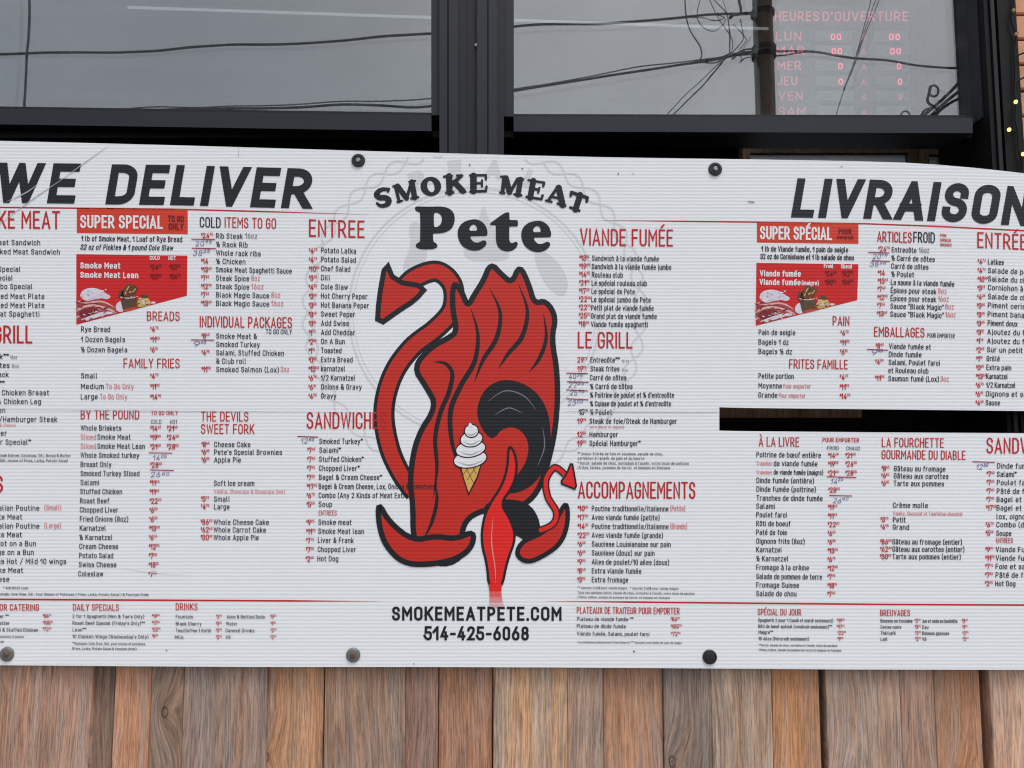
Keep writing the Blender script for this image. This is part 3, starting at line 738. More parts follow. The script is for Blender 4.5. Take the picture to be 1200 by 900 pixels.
heavy([(285, 258), (382, 388)], 58, z1); heavy([(384, 398), (432, 218)], 34, z1); heavy([(440, 215), (470, 382)], 60, z1); heavy([(412, 212), (474, 202)], 24, z1); heavy([(434, 392), (508, 378)], 26, z1)
ell = lambda cx, cy, rx, ry, rot, n=40: [(cx + rx * math.cos(t) * math.cos(rot) - ry * math.sin(t) * math.sin(rot), cy + rx * math.cos(t) * math.sin(rot) + ry * math.sin(t) * math.cos(rot)) for t in [2 * math.pi * i / n for i in range(n)]]
blob(mb, z1(ell(645, 262, 112, 104, 0)), B_, LY['text'], [z1(ell(645, 262, 38, 64, R(-14)))], 0)
heavy([(842, 152), (848, 328)], 68, z1); heavy([(788, 156), (872, 148)], 26, z1); heavy([(810, 332), (890, 326)], 26, z1)
heavy([(968, 150), (872, 246)], 40, z1); heavy([(928, 144), (986, 144)], 24, z1); heavy([(902, 218), (992, 312)], 64, z1); heavy([(958, 320), (1022, 320)], 22, z1)
heavy([(1106, 148), (1106, 312)], 72, z1); heavy([(1070, 143), (1238, 140)], 26, z1); heavy([(1240, 140), (1240, 186)], 26, z1); heavy([(1130, 228), (1190, 228)], 26, z1); heavy([(1198, 196), (1198, 262)], 24, z1); heavy([(1074, 318), (1240, 312)], 28, z1); heavy([(1248, 262), (1240, 312)], 26, z1)
heavy([(192, 162), (174, 328)], 42, z2); heavy([(158, 156), (226, 158)], 24, z2); heavy([(148, 328), (196, 334)], 24, z2); heavy([(212, 172), (250, 322)], 62, z2); heavy([(252, 334), (338, 182)], 36, z2)
heavy([(368, 186), (342, 352)], 58, z2); heavy([(346, 176), (396, 184)], 26, z2); heavy([(304, 348), (378, 358)], 26, z2)
heavy([(508, 200), (474, 384)], 64, z2); heavy([(456, 194), (626, 222)], 26, z2); heavy([(624, 226), (614, 260)], 28, z2); heavy([(512, 288), (560, 298)], 28, z2); heavy([(574, 276), (560, 330)], 24, z2); heavy([(436, 374), (596, 400)], 28, z2); heavy([(608, 360), (596, 398)], 28, z2)
heavy([(770, 270), (672, 412)], 34, z2); heavy([(782, 276), (824, 462)], 68, z2); heavy([(766, 268), (792, 268)], 28, z2); heavy([(706, 374), (806, 394)], 26, z2); heavy([(644, 414), (706, 428)], 24, z2); heavy([(770, 446), (854, 472)], 26, z2)
heavy([(920, 326), (1092, 384)], 36, z2); heavy([(916, 328), (912, 364)], 28, z2); heavy([(1092, 390), (1084, 424)], 32, z2); heavy([(1014, 354), (964, 512)], 66, z2); heavy([(908, 490), (1004, 524)], 30, z2)
z3 = lambda P, dx=0, dy=0: [(480 + (x + dx) / 6.667, 235 + (y + dy) / 6.667) for x, y in P]
blob(mb, z3([(40, 58), (52, 46), (90, 46), (160, 48), (250, 45), (312, 60), (348, 100), (354, 150), (340, 206), (300, 242), (240, 256), (186, 257), (183, 258), (184, 312), (192, 326), (214, 338), (220, 362), (195, 378), (130, 381), (75, 379), (46, 362), (52, 336), (78, 324), (83, 310), (83, 100), (76, 90), (48, 82)]), B_, LY['text'], [z3([(190, 95), (215, 92), (246, 112), (255, 150), (242, 190), (212, 208), (190, 207), (189, 150)])])
E1 = [(495, 144), (545, 151), (590, 185), (610, 240), (607, 274), (590, 276), (475, 278), (474, 282), (482, 306), (507, 328), (540, 328), (570, 312), (590, 310), (602, 326), (600, 344), (570, 377), (520, 394), (460, 387), (400, 347), (374, 280), (378, 215), (420, 165)]
E1h = [(468, 236), (468, 210), (490, 186), (513, 189), (527, 210), (527, 236), (500, 236)]
blob(mb, z3(E1), B_, LY['text'], [z3(E1h)]); blob(mb, z3(E1, 497, 11), B_, LY['text'], [z3(E1h, 497, 11)])
blob(mb, z3([(760, 92), (774, 92), (780, 97), (780, 145), (784, 152), (838, 152), (846, 156), (846, 197), (840, 202), (784, 202), (779, 206), (778, 300), (784, 326), (800, 334), (820, 324), (838, 322), (848, 338), (832, 372), (790, 397), (740, 397), (695, 372), (675, 325), (673, 240), (673, 196), (668, 192), (634, 192), (629, 186), (632, 174), (680, 140), (738, 98)]), B_, LY['text'], smooth=1)
mb.build('shop_name_lettering', board)

# ---- centre emblem: a plain flame crest in the emblem's colours, with its ice cream cone
LG, SCR = M['logo'], M['scarlet']
eb = MB()
def outlined(P, fill, w=5.0, closed=True, smooth=2, lift=0.0, mbf=None):
    Q = chaikin(P, smooth); (mbf or eb)
    blob(eb, Q, fill, LY['emblem'] + lift, smooth=0)
    if w:
        n = len(Q); W_ = [w] * n
        for q in ribbon2d(Q, True, W_, ext=False): eb.face([sp(x, y, LY['emblem'] + lift + .00008) for x, y in q], B_)
# sweeping ribbon of flame on the left
band = catmull([(468, 345), (486, 326), (512, 318), (530, 334), (530, 362), (512, 384), (482, 408), (460, 440), (450, 480), (455, 520), (468, 552), (486, 578)], 8)
wd = [18, 18, 17, 17, 17, 17, 17, 17, 17, 17, 16, 16]
wl = [c[0] for c in catmull([(a + 8,) for a in wd], 8)]; wi = [c[0] for c in catmull([(a,) for a in wd], 8)]
for q in ribbon2d(band, False, wl, ext=False): eb.face([sp(x, y, LY['emblem']) for x, y in q], B_)
for q in ribbon2d(band, False, wi, ext=False): eb.face([sp(x, y, LY['emblem'] + .00012) for x, y in q], LG)
outlined([(452, 306), (462, 330), (500, 336), (486, 352), (470, 362), (442, 382), (444, 350)], LG, 6, lift=.0002, smooth=1)
# body of the flame: several tongues of unequal height
outlined([(492, 650), (484, 628), (484, 592), (480, 560), (488, 512), (512, 476), (500, 454), (484, 430), (506, 406), (526, 396), (536, 388), (530, 362), (531, 330), (541, 341), (548, 360), (556, 345), (566, 330), (575, 308), (588, 322), (600, 332), (609, 310), (620, 334), (626, 356), (640, 352), (652, 372), (646, 396), (654, 440), (652, 500), (640, 552), (626, 584), (600, 598), (572, 596), (548, 606), (540, 626), (545, 650), (520, 664)], LG, 6.5, lift=.0003)
# inner licks, drawn as black line work
for P, w in (([(552, 362), (560, 392), (556, 424), (540, 452), (528, 482), (530, 520), (540, 552)], [.6, 4, 5.5, 6, 6, 4.5, .6]), ([(574, 338), (586, 366), (582, 396), (566, 422), (556, 448)], [.6, 4, 5.5, 4.5, .6]),
             ([(608, 334), (618, 364), (612, 394), (596, 414), (584, 432)], [.6, 4, 5.5, 4.5, .6]), ([(637, 368), (640, 396), (632, 420), (620, 436)], [.6, 4, 4.5, .6]),
             ([(508, 424), (522, 426), (530, 438), (526, 460), (516, 484), (510, 514), (512, 548), (508, 584)], [.6, 4, 5, 5.5, 5.5, 5, 4, .6]), ([(496, 632), (506, 612), (512, 586), (510, 566)], [.6, 4, 4, .6])):
    stroke(eb, P, w, B_, LY['emblem'] + .00055, cap_=False)
# dark smoke curl over the flame
blob(eb, [(572, 452), (590, 444), (612, 448), (632, 462), (644, 486), (646, 520), (640, 548), (624, 570), (600, 580), (586, 574), (604, 560), (618, 540), (620, 516), (606, 500), (588, 502), (578, 516), (566, 506), (558, 486), (562, 466)], B_, LY['emblem'] + .0006)
for P in ([(572, 470), (592, 458), (614, 464), (628, 480)], [(636, 500), (638, 524), (630, 546)], [(580, 486), (596, 478), (612, 484)]):
    stroke(eb, P, [.3, 1.3, .3] if len(P) == 3 else [.3, 1.2, 1.2, .3], M['grey'], LY['emblem'] + .00068, cap_=False)
blob(eb, [(566, 590), (590, 584), (618, 588), (632, 606), (634, 630), (626, 646), (612, 630), (590, 622), (568, 612)], B_, LY['emblem'] + .00072)
# bright tongue that runs out below and fades
outlined([(596, 520), (604, 532), (606, 552), (600, 572), (586, 590), (598, 608), (605, 630), (594, 658), (588, 690), (573, 690), (571, 662), (564, 636), (566, 610), (574, 590), (588, 570), (595, 548)], SCR, 3.0, lift=.0008)
for y0, y1, a0, a1, b0, b1, mt in ((684, 693, 572.6, 588, 573.5, 587.5, 'scarlet'), (693, 700, 573.5, 587.5, 574, 588, 'fade1'), (700, 706, 574, 588, 574, 589, 'fade2'), (706, 711, 574, 589, 574, 591, 'fade3')):
    eb.face([sp(a0, y0, .0017), sp(b0, y1, .0017), sp(b1, y1, .0017), sp(a1, y0, .0017)], M[mt])
stroke(eb, [(578, 606), (576, 634), (580, 664), (581, 684)], [.3, 1.4, 1.2, .2], M['fade2'], .00165, cap_=False)
# curling licks at the foot
outlined([(443, 588), (456, 612), (484, 634), (510, 628), (534, 632), (556, 622), (553, 642), (534, 656), (500, 662), (472, 660), (452, 640), (444, 616)], LG, 6.5, lift=.0009)
outlined([(664, 586), (666, 612), (658, 636), (640, 650), (618, 660), (604, 650), (612, 634), (634, 626), (652, 610)], LG, 5.5, lift=.0009)
# small curl with a leaf tip at the right
c2 = catmull([(632, 622), (648, 614), (652, 600), (642, 582), (640, 562), (650, 548), (662, 556)], 8)
for q in ribbon2d(c2, False, [8.5] * len(c2), ext=False): eb.face([sp(x, y, LY['emblem'] + .001) for x, y in q], B_)
for q in ribbon2d(c2, False, [5.0] * len(c2), ext=False): eb.face([sp(x, y, LY['emblem'] + .00108) for x, y in q], SCR)
outlined([(656, 566), (664, 556), (670, 540), (673, 556), (676, 574), (666, 570)], SCR, 2.2, lift=.0012, smooth=1)
em = eb.build('emblem', board)
eb = MB()
blob(eb, [(537, 538), (567, 536), (560, 560), (549, 581), (543, 562)], B_, .0016, smooth=0)
blob(eb, [(539, 540), (565, 538), (558.5, 559), (549.3, 577), (544, 561)], M['cone'], .0017, smooth=0)
for a, b in (((543, 541), (555, 566)), ((551, 540), (558, 556)), ((562, 541), (547, 563)), ((554, 541), (543, 556))): stroke(eb, [a, b], .7, M['pickle'], .0018, smooth=False, cap_=False)
sw = [(534, 538, 19, 9.5, 551), (535.5, 526, 17, 9, 551.5), (0, 514.5, 12.5, 8.5, 552.5), (0, 505, 7.5, 7, 552.5)]
for i, (_, cy, rx, ry, cx) in enumerate(sw):
    blob(eb, ell(cx, cy, rx + 1.4, ry + 1.4, R(-10), 28), B_, .0019 + i * .0003, smooth=0); blob(eb, ell(cx, cy, rx, ry, R(-10), 28), WH, .00195 + i * .0003, smooth=0)
    stroke(eb, [(cx - rx * .8, cy + ry * .35), (cx, cy + ry * .75), (cx + rx * .85, cy + ry * .1)], [.4, 2.2, .4], M['cream'], .0020 + i * .0003, cap_=False)
blob(eb, [(548, 500), (551, 494), (555, 501)], WH, .0032, smooth=1)
eb.build('ice_cream_cone', em)

# ---- web address and phone
mb = MB(); text(mb, 'SMOKEMEATPETE.COM', 459.5, 727.3, 16.6, B_, x1=658, w=.175, seg=6, off=LY['text']); text(mb, '514-425-6068', 497.5, 750.3, 16.6, B_, x1=619.5, w=.175, seg=6, off=LY['text']); mb.build('contact_lettering', board)

# ================================================================== menu sections
HW = []        # handwriting: (x0, base, string, x1), struck lines
LINES = []
def section(heads, items=(), prices=(), notes=(), cap=6.5, pcap=6.7, ik=.92):
    """heads: (text, x0, base, cap, x1, weight, material); items: (text, x0, base[, x1[, material[, cap]]]); prices: (x, base, string)"""
    def put(hs_, par, nm):
        mb = MB()
        for t, x0, b, c, x1, w, m in hs_: text(mb, t, x0, b, c, m, x1=x1, w=w * .88, seg=5, off=LY['text'])
        return mb.build(nm, par)
    main = [q for q in heads if q[1] < heads[0][4]]; side = [q for q in heads if q[1] >= heads[0][4]]
    h = put(main, board, 'menu_section'); h['label'] = 'menu section headed ' + heads[0][0].title()
    for q in side: put([q], h, 'column_heading')
    def columns(rows_, gap):
        cols = []
        for q in sorted(rows_, key=lambda q: q[0] if isinstance(q[0], (int, float)) else q[1]):
            x = q[0] if isinstance(q[0], (int, float)) else q[1]
            if cols and x - cols[-1][0] < gap: cols[-1][1].append(q); cols[-1][0] = x
            else: cols.append([x, [q]])
        return [c[1] for c in cols]
    for col_ in columns(items, 38):
        mb = MB()
        for it in col_:
            t, x0, b = it[:3]; x1 = it[3] if len(it) > 3 else None; m = it[4] if len(it) > 4 and it[4] else B_; c = it[5] if len(it) > 5 else cap
            rg = None
            if isinstance(x1, str): rg = float(x1); x1 = None
            text(mb, t, x0, b, c, m, x1=x1, w=(.125 if m is B_ else .105), k=ik, off=LY['text'], right=rg)
        mb.build('item_list', h)
    for col_ in columns(prices, 8):
        mb = MB()
        for p in col_: price(mb, p[0], p[1], p[2], p[3] if len(p) > 3 else RD, pcap)
        mb.build('price_list', h)
    if notes:
        mb = MB()
        for t, x0, b, x1, c in notes: text(mb, t, x0, b, c * .86, B_, x1=x1 if not isinstance(x1, str) else None, right=float(x1) if isinstance(x1, str) else None, k=.95, w=.12, off=LY['text'])
        mb.build('small_print', h)
    return h
def rows(x, b0, b1, strs):
    n = len(strs); return [(x if not isinstance(x, tuple) else x[0] + (x[1] - x[0]) * i / max(1, n - 1), b0 + (b1 - b0) * i / max(1, n - 1), s) for i, s in enumerate(strs)]

# left column, cut by the picture's edge
section([('SMOKE MEAT', -38, 266.8, 21, 70, .12, RD)], [('Smoke Meat Sandwich', 0, 286.4, '47'), ('Jumbo Smoked Meat Sandwich', 0, 297, '70'), ('Club Roll', 0, 307, '-24'), ('Club Roll Special', 0, 317.7, '24'), ("Pete's Special", 0, 328, '15'), ('Jumbo Special', 0, 338.5, '38'), ('Small Smoked Meat Plate', 0, 349.4, '52'), ('Large Smoked Meat Plate', 0, 360, '52'), ('Smoke Meat Spaghetti', 0, 370.4, '46')], ik=1.0)
section([('THE GRILL', -46, 401.8, 21, 37.5, .13, RD)], [('Rib Steak**', 0, 420.6, '10'), ('16oz', 12, 420.6, 20, GY, 4.5), ('Steak Frites', 0, 431, '11'), ('8oz', 14, 431, 22, GY, 4.5), ('Rib Rack', 0, 441.8, '10'), ('½ Rib Rack**', 0, 452.3, '5'), ('½ Rack & ¼ Chicken Breast', 0, 463, '57.5'), ('½ Rack & ¼ Chicken Leg', 0, 473.4, '48'), ('½ Chicken', 0, 483.6, '6'), ('Liver Steak/Hamburger Steak', 0, 494.2, '67'), ('with sauce & Onions', 0, 500, '18', PK, 4), ('Hamburger', 0, 510.5, '8'), ('Hamburger Special*', 0, 521, '36')],
        notes=[('** Includes: Steak Entree, Coleslaw, Dill, Bread & Butter', 0, 535.4, '83', 4.2), ('* Includes: Slaw, Dill, choice of Fries, Latka, Potato Salad', 0, 541.3, '79', 4.2)], ik=1.0)
section([('SIDES', -46, 577, 20, 3.2, .14, RD)], [('Traditional & Italian Poutine', 0, 598, '46'), ('(Small)', 52, 598, 71.5, PK), ('with Smoke Meat', 0, 608.6, '26'), ('Traditional & Italian Poutine', 0, 619, '46'), ('(Large)', 52, 619, 71.5, PK), ('with Smoke Meat', 0, 629.4, '25.6'), ('Louisiana Hot on a Bun', 0, 639.7, '42'), ('Mild Sausage on a Bun', 0, 650, '39.5'), ('Chicken Wings Hot / Mild 10 wings', 0, 660.5, '77.5'), ('Extra Smoke Meat', 0, 671, '27'), ('Extra Cheese', 0, 681.5, '10.8')],
        notes=[('* Add $3.60 Lean', 0, 690.6, '33', 3.8), ('All specials include: Cole Slaw, Dill, Your Choice of Potatoes ( Fries, Latka, Potato Salad ) & Fountain Drink', 0, 697.6, '174', 4.0)], ik=1.0)
section([('PLATTERS FOR CATERING', -44, 715.3, 8, 45.5, .14, RD)], [('Smoke Meat Platter **', 0, 724, '10'), ('Smoked Turkey Platter', 0, 732, '11'), ('Smoked Meat, Salami & Stuffed Chicken', 0, 739.8, '44.6')], [(50, 724, '$86.00'), (50, 732, '$105.00'), (50, 739.8, '$72.00')],
        notes=[('Serves Approximately 8 people', 0, 747.2, '28', 3.4), ('with a loaf of bread', 0, 753, '4', 3.4)], cap=4.4, pcap=4.8)
# super special (English)
def special(bx0, bx1, y0l, y1l, poly2, food, t, tx, tb, tx1, dk, two, red, prs):
    bb = MB()
    n = 12
    for i in range(n):
        a, b = bx0 + (bx1 - bx0) * i / n, bx0 + (bx1 - bx0) * (i + 1) / n
        bb.face([sp(a, warp(bx0, y1l, a, y1l), LY['box']), sp(b, warp(bx0, y1l, b, y1l), LY['box']), sp(b, warp(bx0, y0l, b, y0l), LY['box']), sp(a, warp(bx0, y0l, a, y0l), LY['box'])], M['orange'])
    blob(bb, poly2, M['crim'], LY['box'], smooth=0)
    o = bb.build('special_offer_panel', board)
    mb = MB()
    for tt, x0, b, c, x1, w, m in [(t, tx, tb, 15.5, tx1, .15, WH)] + dk + two + red: text(mb, tt, x0, b, c, m, x1=x1, w=w, seg=5, off=LY['text'], slant=.16 if tt.startswith('32 oz of') else 0)
    for p in prs: price(mb, p[0], p[1], p[2], DK, 6.4)
    mb.build('offer_lettering', o)
    fx, fy = food; fb = MB(); q = lambda P: [(fx + x / 8.571, fy + y / 8.571) for x, y in P]; e = LY['pict']
    # printed picture of a sliced-meat sandwich, a jar of pickles and a tub of slaw
    blob(fb, q([(36, 300), (70, 262), (85, 280), (250, 260), (340, 290), (420, 340), (455, 405), (300, 440), (36, 510)]), M['meat'], e)
    blob(fb, q([(78, 205), (110, 165), (190, 145), (270, 160), (320, 195), (395, 235), (350, 268), (290, 250), (200, 268), (150, 285), (80, 250)]), M['bread'], e + .0001)
    blob(fb, q([(80, 380), (130, 345), (220, 350), (290, 385), (200, 430), (90, 455), (60, 420)]), M['meat2'], e + .0001)
    stroke(fb, q([(40, 385), (90, 350), (180, 325), (280, 335), (380, 370), (440, 400)]), [1, 2.4, 2.8, 2.4, 2.6, .6], M['meat3'], e + .0002, cap_=False)
    stroke(fb, q([(60, 290), (150, 300), (260, 285), (340, 300), (420, 345)]), [.5, 2, 1.8, 2, .6], M['meat3'], e + .0002, cap_=False)
    stroke(fb, q([(90, 470), (200, 440), (320, 405), (430, 398)]), [1, 4.2, 4, 1.2], M['bread'], e + .0002, cap_=False)
    stroke(fb, q([(50, 330), (140, 312), (250, 310), (380, 352)]), [.4, 1.2, 1.2, .4], M['meat2'], e + .00025, cap_=False)
    blob(fb, q([(430, 320), (480, 275), (520, 300), (515, 395), (440, 385)]), M['bread'], e + .0001)
    blob(fb, q([(478, 255), (560, 248), (650, 258), (655, 330), (700, 340), (510, 392), (495, 330)]), M['pickle'], e + .0002)
    for P, w in (([(505, 235), (530, 170), (568, 128)], 5), ([(560, 235), (590, 160), (618, 140)], 4.5), ([(600, 240), (628, 180), (645, 155)], 3.5), ([(480, 235), (490, 190)], 5)): stroke(fb, q(P), w, M['pickle'], e + .0003)
    stroke(fb, q([(520, 232), (545, 170), (566, 135)]), 1.4, M['cone'], e + .0004); stroke(fb, q([(480, 240), (560, 252), (650, 238)]), .9, M['bread'], e + .0004); stroke(fb, q([(606, 190), (632, 158)]), 1.2, M['cone'], e + .0004)
    blob(fb, q([(520, 360), (620, 342), (690, 346), (515, 392)]), M['orange'], e + .00045)
    blob(fb, q([(640, 300), (680, 245), (740, 230), (790, 290), (770, 325), (690, 342), (650, 335)]), M['slaw'], e + .0003)
    blob(fb, q([(680, 222), (720, 205), (770, 240), (740, 255), (690, 250)]), M['pickle'], e + .0004)
    blob(fb, q([(780, 300), (800, 282), (850, 297), (800, 312)]), M['bread'], e + .0003)
    rf = random.Random(5)
    for i in range(150):
        kind = rf.random(); X_ = rf.uniform(40, 450); Y_ = rf.uniform(262, 500)
        if kind < .55:
            if Y_ > 505 - (X_ - 36) * .26 or X_ > 60 + (Y_ - 250) * 3 or (X_ > 330 and Y_ < 330): continue
            mt = rf.choice(['meat', 'meat2', 'meat3', 'meat3', 'bread', 'meat2', 'hole']) if Y_ < 420 else rf.choice(['meat', 'meat2', 'meat3', 'bread', 'bread'])
        elif kind < .75: X_, Y_ = rf.uniform(655, 760), rf.uniform(255, 325); mt = rf.choice(['slaw', 'bread', 'cone', 'pickle', 'cone'])
        elif kind < .9: X_, Y_ = rf.uniform(500, 645), rf.uniform(170, 350); mt = rf.choice(['pickle', 'cone', 'hole', 'hole', 'orange', 'pickle'])
        else: X_, Y_ = rf.uniform(95, 340), rf.uniform(165, 262); mt = rf.choice(['bread', 'cream', 'cream', 'meat3', 'white'])
        blob(fb, q(ell(X_, Y_, rf.uniform(5, 22), rf.uniform(3, 8), rf.uniform(-.7, .5), 7)), M[mt], e + .0005 + i * .000003, smooth=0)
    fb.build('food_picture', o)
section_sp = special(90, 220, 243.6, 273.2, [(89.4, 297.8), (219.6, 299.6), (219, 346.6), (89.4, 380.5)], (85, 320), 'SUPER SPECIAL', 94.3, 267.3, 190.5,
    [('TO GO', 197, 260.3, 8, 215.2, .17, DK), ('ONLY', 197.5, 269.4, 8, 215, .17, DK)],
    [('1 lb of Smoke Meat, 1 Loaf of Rye Bread', 95.5, 282.6, 6.5, 213.5, .14, B_), ('32 oz of Pickles & 1 pound Cole Slaw', 94.2, 292.6, 6.5, 202.5, .14, B_)],
    [('Smoke Meat', 94.2, 314.6, 7.2, 141, .18, WH), ('Smoke Meat Lean', 94.2, 325.6, 7.2, 162, .18, WH), ('COLD', 175.5, 304.4, 4.6, 187, .16, WH), ('HOT', 197.5, 304.8, 4.6, 206, .16, WH)],
    [(176, 316, '$24.55'), (198.5, 316, '$32.95'), (176, 327, '$30.55'), (198.5, 327, '$36.95')])
section_sp = special(887, 1006, 260.4, 284.2, [(886.4, 308), (1006, 309.6), (1004.6, 351.8), (885.6, 381.8)], (881, 322), 'SUPER SPÉCIAL', 891, 280.4, 974.6,
    [('POUR', 983, 274.4, 6.6, 998, .17, DK), ('EMPORTER', 981, 280.2, 4, 1000, .16, DK)],
    [('1 lb de Viande fumée, 1 pain de seigle', 892.5, 294.6, 6.5, 994, .14, B_), ('32 oz de Cornichons et 1 lb salade de chou', 891.4, 303.6, 6.5, 1000.5, .14, B_)],
    [('Viande fumée', 890.5, 323.8, 7.2, 938.4, .18, WH), ('Viande fumée', 890.2, 334, 7.2, 938, .18, WH), ('(maigre)', 939.5, 334.2, 5.4, 959.4, .17, WH), ('Froid', 965.5, 314.2, 5, 976, .16, WH), ('Chaud', 985.6, 314.6, 5, 998, .16, WH)],
    [(967, 323.5, '$24.55'), (987, 323.5, '$32.95'), (967, 333.5, '$30.55'), (987, 333.5, '$36.95')])
section([('BREADS', 172.2, 375.8, 11, 210.4, .12, RD)], [('Rye Bread', 95, 388.8, 129), ('1 Dozen Bagels', 95, 400.8, 146.4), ('½ Dozen Bagels', 95, 412.8, 149)], [(176, 389, '$4.75'), (176, 401, '$11.50'), (176, 413, '$6.15')])
section([('FAMILY FRIES', 144.8, 431.3, 11.4, 210.4, .12, RD)], [('Small', 95, 443.5, 114), ('Medium', 94.8, 456, 121.6), ('To Go Only', 124, 456, 156.6, PK), ('Large', 94.6, 468, 114.4), ('To Go Only', 117, 468, 149, PK)], [(176, 444, '$4.75'), (176, 456.2, '$11.95'), (176, 468.4, '$14.95')])
section([('BY THE POUND', 94.6, 491.4, 11, 163, .125, RD), ('TO GO ONLY', 177, 486.4, 5.2, 208.4, .17, RD), ('COLD', 177, 496.6, 4.8, 189, .12, B_), ('HOT', 199.4, 496.8, 4.8, 208, .12, B_)],
    [('Whole Briskets', 94.6, 504.7, 142), ('Sliced', 94.6, 515.2, 112.4, PK), ('Smoke Meat', 114.2, 515.2, 153), ('Sliced', 94.6, 526, 112.4, PK), ('Smoke Meat Lean', 114.2, 526, 169.6), ('Whole Smoked turkey', 94.4, 536.6, 163), ('Breast Only', 94.4, 547.4, 130.4), ('Smoked Turkey Sliced', 94.4, 558, 163.3), ('Salami', 94.3, 568.6, 116), ('Stuffed Chicken', 94, 579.2, 143), ('Roast Beef', 93.8, 590, 128), ('Chopped Liver', 93.6, 600.6, 138.5), ('Fried Onions (8oz)', 93.6, 611.3, 150.2), ('Karnatzel', 93.4, 622, 124), ('½ Karnatzel', 93.2, 632.8, 131.6), ('Cream Cheese', 93, 643.4, 138.4), ('Potato Salad', 92.8, 654.2, 132.6), ('Swiss Cheese', 92.4, 664.8, 136.4), ('Coleslaw', 91.8, 675.6, 121)],
    [(176, 505.2, '$14.60'), (195.6, 505.2, '$21.60'), (176, 515.8, '$19.00'), (195.6, 515.8, '$24.50'), (176, 526.6, '$21.60'), (195.6, 526.6, '$28.00'), (176, 548.2, '$28.50')] + rows((175.6, 174), 569, 676, ['$11.40', '$11.60', '$22.20', '$6.50', '$6.50', '$13.00', '$6.75', '$12.95', '$7.50', '$18.15', '$7.50']))
LINES += [(174.5, 530.6, 201.6, 531), (176, 550.6, 203.6, 551.4)]; HW += [(179, 539.6, '14.05', 195), (176.5, 559.4, '26.60', 198)]
section([('COLD', 234.2, 266.4, 12.4, 258.4, .12, B_), ('ITEMS TO GO', 263.4, 266.7, 12.4, 323.4, .12, RD)],
    [('Rib Steak', 253.2, 279.4, 284.2), ('16oz', 287.4, 279.4, 301.4, GY), ('½ Rack Rib', 253.4, 289.4, 290.2), ('Whole rack ribs', 253.2, 299.4, 305.4), ('½ Chicken', 253.4, 309.2, 287.6), ('Smoke Meat Spaghetti Sauce', 253.2, 319, 341.8), ('Steak Spice', 253.2, 328.9, 292), ('8oz', 294.4, 328.9, 304.6, PK), ('Steak Spice', 253.2, 338.8, 292), ('16oz', 294.6, 338.8, 308.8, PK), ('Black Magic Sauce', 253.2, 348.6, 315.4), ('8oz', 318, 348.6, 328.4, PK), ('Black Magic Sauce', 253.2, 358.5, 315.4), ('16oz', 318, 358.5, 332, PK)],
    [(235.6, 279.2, '$24.75')] + rows(235.6, 309.2, 358.5, ['$14.', '$13.65', '$7.65', '$12.95', '$7.65', '$13.65']))
LINES += [(224, 280.2, 252, 280.6), (224.6, 290.8, 252.8, 291.4)]; HW += [(229, 288.6, '20.95', 248), (226, 299.6, '38.25', 246)]
section([('ENTREE', 362.2, 277.4, 20.5, 427, .115, RD)],
    [(t, 376.2, 296.4 + 10.67 * i, x1) for i, (t, x1) in enumerate((('Potato Latka', 417.2), ('Potato Salad', 417), ('Chef Salad', 410.4), ('Dill', 387), ('Cole Slaw', 407.6), ('Hot Cherry Peper', 430.6), ('Hot Banana Peper', 432.4), ('Sweet Peper', 416), ('Add Swiss', 408.6), ('Add Cheddar', 416), ('On A Bun', 404), ('Toasted', 400.2), ('Extra Bread', 413.2), ('karnatzel', 404.4), ('1/2 Karnatzel', 416.2), ('Onions & Gravy', 423.8), ('Gravy', 394)))],
    rows((362, 361.4), 297, 467.6, ['$4.76', '$4.76', '$10.00', '$3.25', '$4.25', '$3.65', '$3.65', '$3.65', '$3.15', '$1.75', '$2.65', '$1.15', '$0.85', '$13.50', '$6.75', '$6.15', '$4.55']))
section([('INDIVIDUAL PACKAGES', 234.2, 383.4, 13, 342, .12, RD), ('TO GO ONLY', 311.6, 391.6, 6, 342, .13, B_)],
    [('Smoke Meat &', 253.4, 396.8, 301), ('Smoked Turkey', 253.4, 406.6, 304.4), ('Salami, Stuffed Chicken', 253.4, 416.4, 332.8), ('& Club roll', 253.4, 426.2, 288.4), ('Smoked Salmon (Lox)', 253.4, 436, 326.8), ('3oz', 329, 436, 338.8, PK)], [(236, 396.8, '$8.60'), (236, 416.4, '$4.95'), (236, 436, '$11.95')])
LINES += [(223.6, 398.2, 251, 398.6)]; HW += [(226, 406, '9.65', 241)]
section([('THE DEVILS', 235.6, 493.8, 11.6, 291, .12, RD), ('SWEET FORK', 235.6, 508.4, 11.6, 298, .12, RD)],
    [('Cheese Cake', 251, 524, 293.4), ("Pete's Special Brownies", 251, 533, 330.4), ('Apple Pie', 251, 542, 282.2), ('Soft Ice cream', 250.8, 569.4, 298), ('Vanilla, Chocolate & Chocolate Swirl', 251, 578.4, 334, PK, 5), ('Small', 250.8, 588, 269.4), ('Large', 250.8, 597, 269), ('Whole Cheese Cake', 250.4, 615, 315), ('Whole Carrot Cake', 250.4, 624, 311.6), ('Whole Apple Pie', 250.4, 633, 303.2)],
    [(236, 524, '$8.65'), (236, 533, '$6.85'), (236, 542, '$6.85'), (235.6, 588, '$3.75'), (235.6, 597, '$4.95'), (235.2, 615, '$86.50'), (235.2, 624, '$62.40'), (235.2, 633, '$30.00')])
